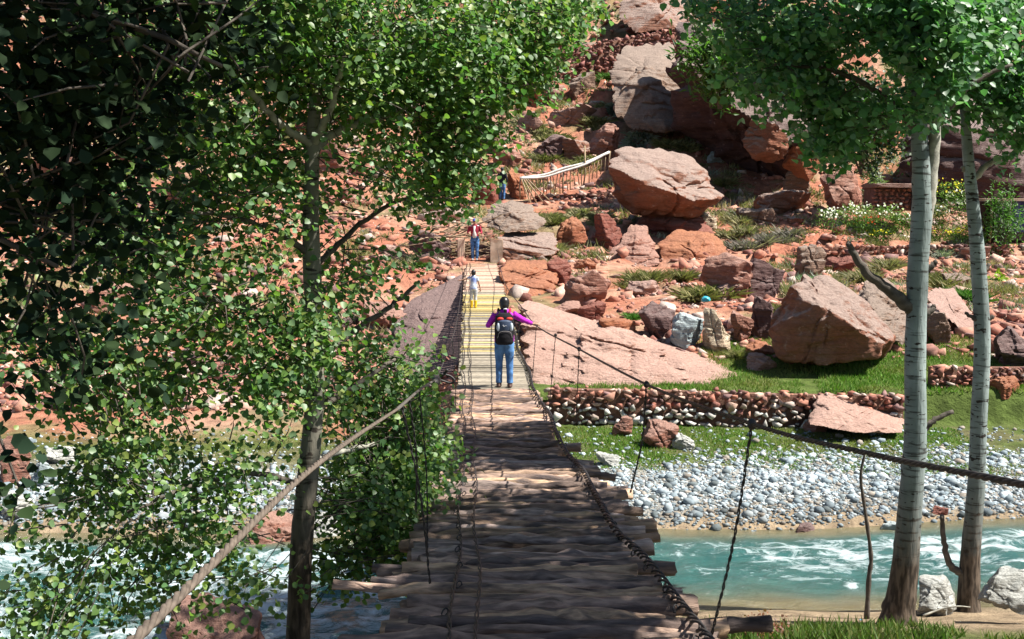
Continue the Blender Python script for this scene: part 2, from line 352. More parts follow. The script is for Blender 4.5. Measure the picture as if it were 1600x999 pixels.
def build_water():
    m = bpy.data.materials.new('river_water'); m.use_nodes = True; nt = m.node_tree; L = nt.links.new; N = nt.nodes.new; b = nt.nodes['Principled BSDF']
    a = N('ShaderNodeAttribute'); a.attribute_name = 'col'
    tc = N('ShaderNodeTexCoord')
    mp = N('ShaderNodeMapping'); mp.inputs['Scale'].default_value = (0.55, 1.25, 1); L(tc.outputs['Object'], mp.inputs[0])
    n = N('ShaderNodeTexNoise'); n.inputs['Scale'].default_value = 2.6; n.inputs['Detail'].default_value = 10; n.inputs['Roughness'].default_value = 0.74; n.inputs['Distortion'].default_value = 0.9; L(mp.outputs[0], n.inputs['Vector'])
    sp = N('ShaderNodeSeparateColor'); L(a.outputs['Color'], sp.inputs[0])
    ad = N('ShaderNodeMath'); ad.operation = 'MULTIPLY_ADD'; L(sp.outputs['Green'], ad.inputs[0]); ad.inputs[1].default_value = 0.28; L(n.outputs['Fac'], ad.inputs[2])
    fo = N('ShaderNodeMapRange'); fo.inputs[1].default_value = 0.70; fo.inputs[2].default_value = 0.84; L(ad.outputs[0], fo.inputs[0])
    deep = N('ShaderNodeMix'); deep.data_type = 'RGBA'; L(sp.outputs['Red'], deep.inputs[0]); deep.inputs[6].default_value = (0.19, 0.165, 0.09, 1); deep.inputs[7].default_value = (0.035, 0.125, 0.115, 1)
    fm = N('ShaderNodeMix'); fm.data_type = 'RGBA'; L(fo.outputs[0], fm.inputs[0]); L(deep.outputs[2], fm.inputs[6]); fm.inputs[7].default_value = (0.62, 0.72, 0.75, 1)
    L(fm.outputs[2], b.inputs['Base Color'])
    rr = N('ShaderNodeMapRange'); rr.inputs[3].default_value = 0.12; rr.inputs[4].default_value = 0.8; L(fo.outputs[0], rr.inputs[0]); L(rr.outputs[0], b.inputs['Roughness'])
    bp = N('ShaderNodeBump'); bp.inputs['Strength'].default_value = 0.9; bp.inputs['Distance'].default_value = 0.15; L(n.outputs['Fac'], bp.inputs['Height']); L(bp.outputs[0], b.inputs['Normal'])
    xs = np.linspace(-20, 22, 640); ys = np.linspace(10.0, 23, 220); X, Y = np.meshgrid(xs, ys, indexing='xy')
    P = np.stack([X, Y, 0 * X], -1); dep = 0.0 - (height(X, Y) - 0.0)
    rough = sm(0.1, 0.35, dep) * np.clip(0.55 + 0.9 * fbm(P * [0.28, 0.6, 1], 71) + 0.3 * (X > 2.5) + 0.42 * sm(0, -2, X), 0, 1.1)
    Z = 0.02 + rough * (0.13 * fbm(P * [0.9, 2.2, 1], 72) + 0.10 * fbm(P * [2.4, 4.5, 1], 74, 3)) + 0.012 * fbm(P * [3, 6, 1], 73)
    P[..., 2] = Z
    c = np.stack([sm(0.02, 0.32, dep), rough, rough], -1)
    nx, ny = 640, 220; i = np.arange((ny - 1) * (nx - 1)); r, q = i // (nx - 1), i % (nx - 1); a0 = r * nx + q
    o = mesh('river_water', P.reshape(-1, 3), np.stack([a0, a0 + 1, a0 + nx + 1, a0 + nx], 1), m, smooth=True, col=c.reshape(-1, 3)); o['kind'] = 'structure'
build_water()

# ------------------------------------------------------------------ stones
def planes_of(points):
    bm = bmesh.new(); c = np.mean(points, axis=0)
    for p in points: bm.verts.new([float(q) for q in p - c])
    bmesh.ops.convex_hull(bm, input=bm.verts); bm.normal_update()
    n, h = [], []
    for f in bm.faces:
        k = np.array(f.normal[:]); d = float(np.dot(k, f.verts[0].co[:]))
        if d < 0: k, d = -k, -d
        if d > 1e-4: n.append(k); h.append(d)
    bm.free(); return c, np.array(n), np.array(h)

def plane_body(nrm, h, dims, lev, p=60.0):
    D, Fc = ico(lev); D = D * dims; D = D / np.linalg.norm(D, axis=1)[:, None]
    q = np.clip(D @ nrm.T, 0, None) / h
    r = (q ** p).sum(1) ** (-1.0 / p)
    return D * r[:, None], Fc

def roughen(V, size, seed, amt=1.0, strata=0.5):
    N = V / (np.linalg.norm(V, axis=1)[:, None] + 1e-9)
    q = V / size
    d = 0.085 * fbm(q * 1.9, seed, 4) + 0.055 * fbm(q * 6, seed + 5, 4) - 0.05 * np.abs(fbm(q * 3.3, seed + 6, 3))
    zz = q @ np.array([0.22, 0.1, 1.0]) + 0.06 * noise(q * 2, seed + 9)
    st = noise(np.stack([zz * 0 + 3.3, zz * 0, zz * 9], -1), seed + 11); d = d + strata * 0.045 * np.sign(st) * np.abs(st) ** 0.5
    rg = np.random.default_rng(seed + 77)
    for k in range(7):                                                # joints: bedding cracks lying flat, a few steep ones
        nv = rg.normal(size=3) * ([0.3, 0.3, 1.0] if k < 4 else [1, 1, 0.25]); nv /= np.linalg.norm(nv); wob = 0.10 * fbm(q * 2.4 + 3 * k, seed + k, 3)
        dist = np.abs(q @ nv - rg.uniform(-0.7, 0.7) + wob); on = sm(-0.1, 0.2, noise(q * 1.3 + 9 * k, seed + 31 + k))
        d = d - rg.uniform(0.06, 0.13) * on * np.exp(-(dist / 0.03) ** 2); d = d + rg.uniform(-0.055, 0.055) * np.tanh((q @ nv - rg.uniform(-0.6, 0.6) + wob) / 0.03)
    return V + N * (d * size * amt)[:, None]

def rand_planes(rng, n=9, flat=1.0):
    k = rng.normal(size=(n, 3)); k /= np.linalg.norm(k, axis=1)[:, None]
    h = rng.uniform(0.5, 0.95, n)
    k = np.vstack([k, [[0, 0, 1], [0, 0, -1], [1, 0, 0], [-1, 0, 0], [0, 1, 0], [0, -1, 0]]]); h = np.append(h, [0.85 * flat + 0.15, 0.8, 1, 1, 1, 1])
    return k, h

def boulder(x0, y0, x1, y1, m, label, name='boulder', d=None, thick=0.85, seed=None, lev=5, sink=0.15, cat='boulder', group=None, lean=0.0, dmin=3.0):
    seed = seed if seed is not None else int(x0 * 7 + y0 * 3) % 9973
    rng = np.random.default_rng(seed); cx = (x0 + x1) / 2
    d0 = d if d is not None else ground(cx, y1, dmin)
    ww = (x1 - x0) * d0 / F; hh = (y1 - y0) * d0 / F; tt = thick * max(ww, hh * 0.8)
    k, h = rand_planes(rng); V, Fc = plane_body(k, h, np.ones(3), lev)
    a = rng.uniform(-0.5, 0.5); V = V @ np.array([[math.cos(a), math.sin(a), 0], [-math.sin(a), math.cos(a), 0], [0, 0, 1.0]])
    if lean:
        c, s = math.cos(lean), math.sin(lean); V = np.stack([V[:, 0] * c - V[:, 2] * s, V[:, 1], V[:, 0] * s + V[:, 2] * c], 1)
    lo, hi = V.min(0), V.max(0); V = (V - (lo + hi) / 2) / (hi - lo) * np.array([ww, tt, hh * (1 + sink)])
    V = roughen(V, (ww * tt * hh) ** (1 / 3) * 0.62, seed)
    dc = d0 + tt * 0.38; p = at(cx, (y0 + y1) / 2, dc); p[2] -= hh * sink / 2
    base = p - [0, 0, hh * 0.5]
    o = mesh(name, V + p, Fc, M[m], smooth=True, loc=base)
    try: o.data.set_sharp_from_angle(angle=R(38))
    except Exception: pass
    return tag(o, label, cat, group, 'thing')

def hull_rock(pts, m, label, name='boulder', lev=6, size=None, amt=1.0, cat='boulder', group=None, seed=1, p=70.0, strata=0.5):
    W = np.array([at(*q) for q in pts]); c, k, h = planes_of(W)
    dims = (W.max(0) - W.min(0)) / 2
    V, Fc = plane_body(k, h, dims, lev, p)
    V = roughen(V, size or float(np.prod(dims) ** (1 / 3)) * 1.1, seed, amt, strata)
    o = mesh(name, V + c, Fc, M[m], smooth=True, loc=(c[0], c[1], W[:, 2].min()))
    try: o.data.set_sharp_from_angle(angle=R(38))
    except Exception: pass
    return tag(o, label, cat, group, 'thing')

# protos for scattered stones
def proto_stones(n, lev=2, round_=False):
    out = []
    for i in range(n):
        rng = np.random.default_rng(500 + i + (50 if round_ else 0)); k, h = rand_planes(rng, 9 if not round_ else 26)
        if round_: h[:] = rng.uniform(0.9, 1.0, len(h))
        V, Fc = plane_body(k, h, np.ones(3), lev, 8 if round_ else 22); out.append((V, Fc))
    return out
def proto_shards(n):
    out = []
    for i in range(n):
        rng = np.random.default_rng(900 + i); p = rng.normal(size=(9, 3)); p /= np.linalg.norm(p, axis=1)[:, None]; p *= rng.uniform(0.7, 1.15, (9, 1)) * np.array([1.1, 1.0, 0.9])
        bm = bmesh.new(); [bm.verts.new(q) for q in p]; res = bmesh.ops.convex_hull(bm, input=bm.verts); bmesh.ops.delete(bm, geom=[v for v in bm.verts if not v.link_faces], context='VERTS')
        bmesh.ops.triangulate(bm, faces=bm.faces[:]); bmesh.ops.recalc_face_normals(bm, faces=bm.faces[:]); bm.verts.index_update()
        out.append((np.array([v.co[:] for v in bm.verts]), np.array([[v.index for v in f.verts] for f in bm.faces]))); bm.free()
    return out
PROT = proto_shards(12); PROTR = proto_stones(8, 1, True)

def scatter(pos, size, cols, prot=None, seed=0, flat=(0.5, 0.9)):
    """one mesh of many stones: pos Nx3, size N, cols Nx3"""
    prot = prot or PROT; rng = np.random.default_rng(seed); VV, FF, CC = [], [], []; off = 0
    for k in range(len(prot)):
        idx = np.arange(k, len(pos), len(prot))
        if not len(idx): continue
        V, Fc = prot[k]; n = len(idx)
        a = rng.uniform(0, 6.28, n); t = rng.uniform(-0.45, 0.45, n)
        sc = np.stack([rng.uniform(0.75, 1.25, n), rng.uniform(0.7, 1.1, n), rng.uniform(flat[0], flat[1], n)], 1) * size[idx][:, None]
        W = V[None] * sc[:, None]
        c, s = np.cos(t)[:, None], np.sin(t)[:, None]; W = np.stack([W[..., 0] * c - W[..., 2] * s, W[..., 1], W[..., 0] * s + W[..., 2] * c], -1)
        c, s = np.cos(a)[:, None], np.sin(a)[:, None]; W = np.stack([W[..., 0] * c - W[..., 1] * s, W[..., 0] * s + W[..., 1] * c, W[..., 2]], -1)
        W = W + pos[idx][:, None]
        VV.append(W.reshape(-1, 3)); FF.append((Fc[None] + (np.arange(n) * len(V))[:, None, None] + off).reshape(-1, 3)); CC.append(np.repeat(cols[idx], len(V), 0)); off += n * len(V)
    return np.concatenate(VV), np.concatenate(FF), np.concatenate(CC)

def pick(rng, pal, n, var=0.15):
    pal = np.array(pal); c = pal[rng.integers(0, len(pal), n)]; return c * rng.uniform(1 - var, 1 + var, (n, 1))
RED_PAL = [(0.40, 0.18, 0.125), (0.33, 0.135, 0.095), (0.42, 0.22, 0.16), (0.27, 0.115, 0.09), (0.30, 0.15, 0.12), (0.50, 0.33, 0.26), (0.22, 0.13, 0.12), (0.45, 0.36, 0.31)]
PEB_PAL = [(0.37, 0.41, 0.42), (0.28, 0.33, 0.35), (0.50, 0.53, 0.53), (0.22, 0.26, 0.28), (0.33, 0.28, 0.23), (0.46, 0.52, 0.55), (0.15, 0.17, 0.17)]

def rubble():
    rng = np.random.default_rng(11); n = 40000
    d = 26 + 70 * rng.random(n) ** 1.3; u = rng.uniform(-0.50, 0.50, n); x = u * d
    p = np.stack([x, d, 0 * x], 1); dens = fbm(p * 0.35, 61) + 0.5 * fbm(p * 1.1, 62)
    keep = (rng.random(n) < sm(-0.35, 0.35, dens) * 0.9 + 0.08) & ~((x > 0.2) & (d < 28.5)) & ~((np.abs(x - (0.43 - 0.0377 * d)) < 0.7) & (d < 46))
    x, d = x[keep], d[keep]; n = len(x); s = np.exp(rng.normal(-2.25, 0.62, n)) * (0.65 + d / 85.0); s = np.clip(s, 0.04, 0.5)
    P = np.stack([x, d, height(x, d) + s * 0.15], 1)
    V, Fc, C = scatter(P, s, pick(rng, RED_PAL, n), seed=3)
    o = mesh('rubble', V, Fc, M['stones'], col=C); o['kind'] = 'stuff'; tag(o, 'loose red and pink stone rubble littering the hillside', 'rubble')
rubble()

def gravel():
    rng = np.random.default_rng(12); n = 110000
    x = rng.uniform(-13, 13, n); d = rng.uniform(16.6, 24.6, n); p = np.stack([x, d, 0 * x], 1)
    shift = np.where(x > 5, (x - 5) * 0.2, 0)
    f = sm(17.35, 18.2, d + 0.8 * fbm(p * 0.5, 5) - shift) * (1 - 0.93 * sm(19.6, 21.6, d + 1.4 * fbm(p * 0.45, 6) - 0.5 * np.clip(x - 3, 0, 3)))
    keep = rng.random(n) < np.clip(f, 0.02, 1) * (1 - sm(23.0, 24.5, d) * (x < 0.5))
    x, d = x[keep], d[keep]; n = len(x); s = np.clip(np.exp(rng.normal(-3.85, 0.65, n)), 0.011, 0.13)
    z = height(x, d) + s * 0.2
    wet = 0.62 + 0.38 * sm(17.7, 18.6, d + 0.8 * fbm(np.stack([x, d, 0 * x], 1) * 0.6, 8) - np.where(x > 5, (x - 5) * 0.2, 0))[:, None]
    V, Fc, C = scatter(np.stack([x, d, z], 1), s, pick(rng, PEB_PAL, n, 0.25) * wet * [0.93, 0.97, 1.0], PROTR, 4, (0.45, 0.8))
    o = mesh('river_gravel', V, Fc, M['stones'], smooth=True, col=C); o['kind'] = 'stuff'; tag(o, 'pale grey river gravel between the water and the wall', 'gravel')
gravel()

def dry_wall(px0, px1, d0, d1, h, label, sz=0.16, pal_top=RED_PAL, pal_low=None, rows=None, zoff=0.0, seed=0, n_depth=2, ztop=None, z0f=None):
    """a dry-stone wall from px0 to px1, built of laid stones; h may differ at the two ends"""
    rng = np.random.default_rng(seed); a = at(px0, 400, d0); b = at(px1, 400, d1); L = math.hypot(b[0] - a[0], b[1] - a[1])
    hh = h if isinstance(h, tuple) else (h, h); P, S, C = [], [], []
    rows = rows or max(2, int(max(hh) / (sz * 1.05)))
    for r in range(rows):
        t = 0.0
        while t < L:
            s = sz * (rng.uniform(0.5, 1.2) if rng.random() < 0.85 else rng.uniform(1.2, 1.8)); f = t / L; x = a[0] + (b[0] - a[0]) * f; y = a[1] + (b[1] - a[1]) * f
            z0 = (float(height(x, y - 0.1)) if z0f is None else z0f(f)) + zoff; H = hh[0] + (hh[1] - hh[0]) * f
            low = pal_low is not None and (r + rng.uniform(-0.8, 0.8)) < rows * 0.42
            for k in range(n_depth if r == rows - 1 else 1):
                P.append((x + rng.normal(0, sz * 0.12), y + (r / rows) * 0.12 + k * sz * 0.9 + rng.normal(0, sz * 0.2), z0 + (r + 0.5) / rows * H + rng.normal(0, sz * 0.22)))
                S.append(s * 0.72); C.append(pick(rng, pal_low if low else pal_top, 1, 0.18)[0])
            t += s * 1.15
    P, S, C = np.array(P), np.array(S), np.array(C)
    V, Fc, CC = scatter(P, S * 1.08, C, None, seed + 1, (0.42, 0.85))
    zb = P[:, 2].min(); loc = (P[:, 0].mean(), P[:, 1].mean(), zb)
    core = []
    for f in np.linspace(0, 1, 12):
        x = a[0] + (b[0] - a[0]) * f; y = a[1] + (b[1] - a[1]) * f; z0 = (float(height(x, y - 0.1)) if z0f is None else z0f(f)) + zoff; H = hh[0] + (hh[1] - hh[0]) * f
        core += [(x, y + sz * 0.35, z0 - 0.25), (x, y + sz * 0.5 + 0.1, z0 + H * 0.93), (x, y + sz * 2.6, z0 + H * 0.93), (x, y + sz * 2.6, z0 - 0.25)]
    cf = [(i * 4 + j, (i + 1) * 4 + j, (i + 1) * 4 + (j + 1) % 4, i * 4 + (j + 1) % 4) for i in range(11) for j in range(4)] + [(0, 1, 2, 3), (47, 46, 45, 44)]
    root = thing('dry_stone_wall', label, 'wall', loc); root['kind'] = 'thing'
    mesh('stone_facing', V, Fc, M['stones'], root, col=CC, loc=loc)
    mesh('earth_core', np.array(core), cf, M['ground'], root, col=np.tile((0.2, 0.11, 0.08), (len(core), 1)), loc=loc)
    return root
WPAL = [(0.55, 0.52, 0.47), (0.46, 0.44, 0.40), (0.5, 0.40, 0.34), (0.6, 0.57, 0.52)]

# ------------------------------------------------------------------ walls
dry_wall(858, 1425, 24.75, 24.55, (0.86, 0.74), 'long dry-stone terrace wall along the gravel bank, red stones over pale rounded ones', 0.155, RED_PAL, WPAL, 6, seed=21)
dry_wall(1468, 1640, 25.6, 25.9, (0.5, 0.45), 'low rough dry-stone wall behind the thin right-hand trunk', 0.15, RED_PAL, None, 4, seed=22, z0f=lambda f: 5.5 - 4.62)
zg = at(1400, 420, 46)[2]
dry_wall(1268, 1580, 46, 46, (0.95, 1.05), 'red dry-stone wall holding up the flower garden', 0.2, RED_PAL, None, 5, seed=23, z0f=lambda f: zg)
zl = at(660, 448, 43.7)[2]
dry_wall(560, 722, 43.9, 43.7, (0.78, 0.72), 'pale stone retaining wall under the landing at the far left', 0.24, [(0.5, 0.4, 0.33), (0.42, 0.26, 0.2), (0.5, 0.45, 0.4)], None, 3, seed=24, z0f=lambda f: zl)
dry_wall(838, 965, 57.5, 57.5, (0.7, 1.0), 'red stone wall beneath the white pole railing', 0.22, RED_PAL, None, 4, seed=25, z0f=lambda f: 5.5 - 0.9)
zu0 = at(865, 135, 74)[2]; zu1 = at(1075, 75, 80)[2]
dry_wall(862, 1078, 74, 80, (2.4, 1.7), 'dark red stone wall climbing under the topmost crag', 0.30, [(0.30, 0.13, 0.1), (0.24, 0.1, 0.085), (0.36, 0.19, 0.15), (0.2, 0.1, 0.09)], None, 6, seed=26, z0f=lambda f: zu0 + (zu1 - zu0) * f)

# ------------------------------------------------------------------ named rocks
hull_rock([(955, 262, 48.6), (985, 236, 51), (1030, 236, 52), (1078, 249, 51.5), (1102, 270, 51), (1135, 306, 49.6), (975, 268, 48.0), (1002, 287, 47.4), (1050, 300, 47.2), (1092, 318, 47.4), (1128, 316, 48.2),
           (962, 305, 49), (990, 328, 48.8), (1040, 344, 49), (1085, 344, 49.2), (1110, 326, 48.8), (1000, 335, 52), (1090, 338, 52)], 'grey', 'huge grey-topped overhanging boulder right of the white pole railing', size=2.2, seed=3, strata=0.9)
hull_rock([(1203, 500, 27.6), (1215, 470, 27.7), (1237, 445, 27.3), (1262, 434, 28.5), (1300, 438, 28.9), (1345, 468, 29), (1393, 525, 28.2), (1250, 462, 26.9), (1275, 478, 26.6), (1322, 500, 26.5), (1350, 522, 26.5), (1388, 540, 26.9),
           (1205, 542, 27.2), (1225, 567, 27.0), (1290, 579, 26.8), (1372, 564, 26.9), (1235, 555, 30), (1380, 545, 29.6), (1300, 560, 30)], 'grey', 'giant brown boulder with a pale sloping top, biggest by the grassy terrace', size=1.35, seed=8, amt=0.9)
hull_rock([(806, 476, 31.4), (830, 469, 32.6), (872, 488, 32.6), (1000, 524, 30.6), (1100, 556, 28.8), (1200, 588, 27.8), (1204, 600, 26.6), (1120, 607, 26.0), (850, 607, 25.8), (826, 600, 26.1), (820, 545, 27.2), (850, 500, 29.4), (960, 545, 27.6), (830, 604, 31), (1150, 602, 30)],
          'slab', 'long pale pink rock slab sloping down to the terrace beside the bridge', name='rock_slab', size=1.3, seed=4, cat='rock slab', strata=0.7, amt=1.7)
hull_rock([(722, 428, 40.5), (690, 445, 39), (642, 470, 36.5), (596, 560, 31), (628, 592, 28.5), (704, 592, 28), (724, 560, 29), (726, 480, 36), (700, 585, 33), (650, 560, 34), (716, 470, 42)], 'purple', 'smooth purplish rock slope left of the bridge under its shadow', name='rock_slab', size=1.2, seed=5, cat='rock slab', amt=0.7)
hull_rock([(1062, 50, 66), (1200, 30, 68), (1285, 100, 64), (1070, 100, 59), (1110, 140, 57.5), (1160, 178, 56.8), (1240, 225, 56.2), (1285, 205, 57), (1052, 195, 64), (1130, 242, 63.5), (1225, 288, 61.5), (1270, 262, 61), (1180, 245, 68)], 'shaded_varnish', 'massive dark overhanging cliff under the feathery green shrub', name='cliff', size=3.2, seed=6, cat='cliff', strata=1.4, amt=1.7)
hull_rock([(948, 110, 69), (968, 68, 73), (1050, 62, 75), (1080, 120, 70), (1078, 192, 66), (1040, 207, 64.8), (985, 200, 65.2), (955, 160, 66.5), (1010, 130, 66.5), (1040, 190, 71)], 'tan', 'tall grey-tan rock face left of the dark cliff', name='crag', size=2.6, seed=7, cat='crag', strata=0.8)
hull_rock([(968, 30, 80), (985, -25, 84), (1080, -30, 86), (1092, 25, 82), (1060, 45, 79), (990, 55, 78.5), (1030, 20, 79), (1030, 30, 84)], 'grey', 'topmost grey crag at the upper edge between the tree crowns', name='crag', size=2.2, seed=9, cat='crag')
hull_rock([(855, 118, 75), (860, 85, 79), (900, 62, 82), (960, 62, 82), (955, 80, 78), (900, 118, 75), (870, 122, 74.6), (900, 115, 78)], 'tan', 'smooth grey sloping slab above the red stone steps of rubble', name='rock_slab', size=2.0, seed=10, cat='rock slab')
hull_rock([(1258, 655, 23.6), (1280, 620, 24.6), (1300, 616, 25), (1345, 632, 25), (1412, 655, 24.6), (1410, 676, 23.3), (1340, 678, 22.9), (1262, 664, 23), (1300, 645, 23.4), (1330, 665, 25.8)], 'slab', 'pale pink boulder leaning at the end of the terrace wall', size=0.8, seed=12, amt=0.7, strata=0.3)
hull_rock([(1030, 385, 46.5), (1060, 360, 48), (1115, 362, 48), (1143, 385, 47), (1140, 415, 45.8), (1100, 440, 45.3), (1050, 425, 45.4), (1030, 408, 46), (1090, 395, 45.6), (1090, 420, 49)], 'orange', 'bright orange boulder in the sun under the huge overhanging one', size=1.2, seed=13)
hull_rock([(948, 405, 45.6), (965, 378, 46.4), (985, 345, 47.6), (1012, 350, 47.6), (1026, 385, 46.6), (1026, 410, 45.4), (985, 425, 45), (960, 420, 45.2), (990, 385, 45.8), (1000, 415, 48)], 'pink', 'pinkish pyramid-shaped boulder left of the bright orange one', size=1.0, seed=14)
hull_rock([(750, 345, 47.4), (765, 320, 49), (800, 308, 50), (835, 318, 49.5), (848, 345, 47.6), (840, 358, 46.9), (790, 362, 46.5), (760, 355, 46.8), (800, 352, 50), (795, 330, 47)], 'tan', 'brown overhanging boulder over the dark gap behind the far bridge post', size=1.1, seed=15)
hull_rock([(776, 372, 45.9), (790, 360, 48), (865, 364, 48), (874, 378, 46.2), (862, 398, 45.5), (800, 408, 45.3), (778, 405, 45.4), (780, 385, 45.4), (860, 400, 48)], 'grey', 'flat grey-topped orange block just right of the far bridge post', size=0.9, seed=16, strata=1.3)
hull_rock([(787, 425, 37.6), (792, 406, 39.5), (850, 405, 40), (876, 420, 38.6), (866, 452, 36.6), (815, 476, 35.2), (788, 462, 35.8), (800, 470, 39), (860, 455, 39.5), (792, 440, 36.4), (850, 440, 36.6)], 'orange', 'layered orange ledge below the flat grey-topped block', name='rock_ledge', size=1.0, seed=17, strata=1.4, cat='rock ledge')
hull_rock([(1335, 470, 30.4), (1350, 440, 31), (1385, 432, 31.4), (1418, 470, 31), (1425, 515, 29.6), (1410, 540, 29), (1385, 525, 29), (1360, 480, 29.4), (1400, 500, 32)], 'tan', 'brown boulder behind the giant one, against the thick trunk', size=0.9, seed=18)
hull_rock([(1450, 465, 31.6), (1462, 450, 32.6), (1490, 452, 33), (1530, 505, 31.6), (1532, 530, 30.6), (1500, 515, 30.4), (1470, 490, 30.6), (1500, 500, 32.5)], 'pale', 'pale flat-faced slab tilting between the two right-hand trunks', name='rock_slab', size=0.8, seed=19, cat='rock slab')
hull_rock([(1420, 200, 60), (1400, 262, 56.5), (1450, 300, 55.5), (1540, 305, 55), (1700, 330, 54), (1760, 230, 56), (1700, 170, 64), (1500, 150, 64), (1550, 290, 60), (1480, 200, 55.5), (1640, 300, 60)], 'shaded_varnish', 'dark shaded rock overhang behind the garden at the right edge', name='cliff', size=3.0, seed=20, cat='cliff')

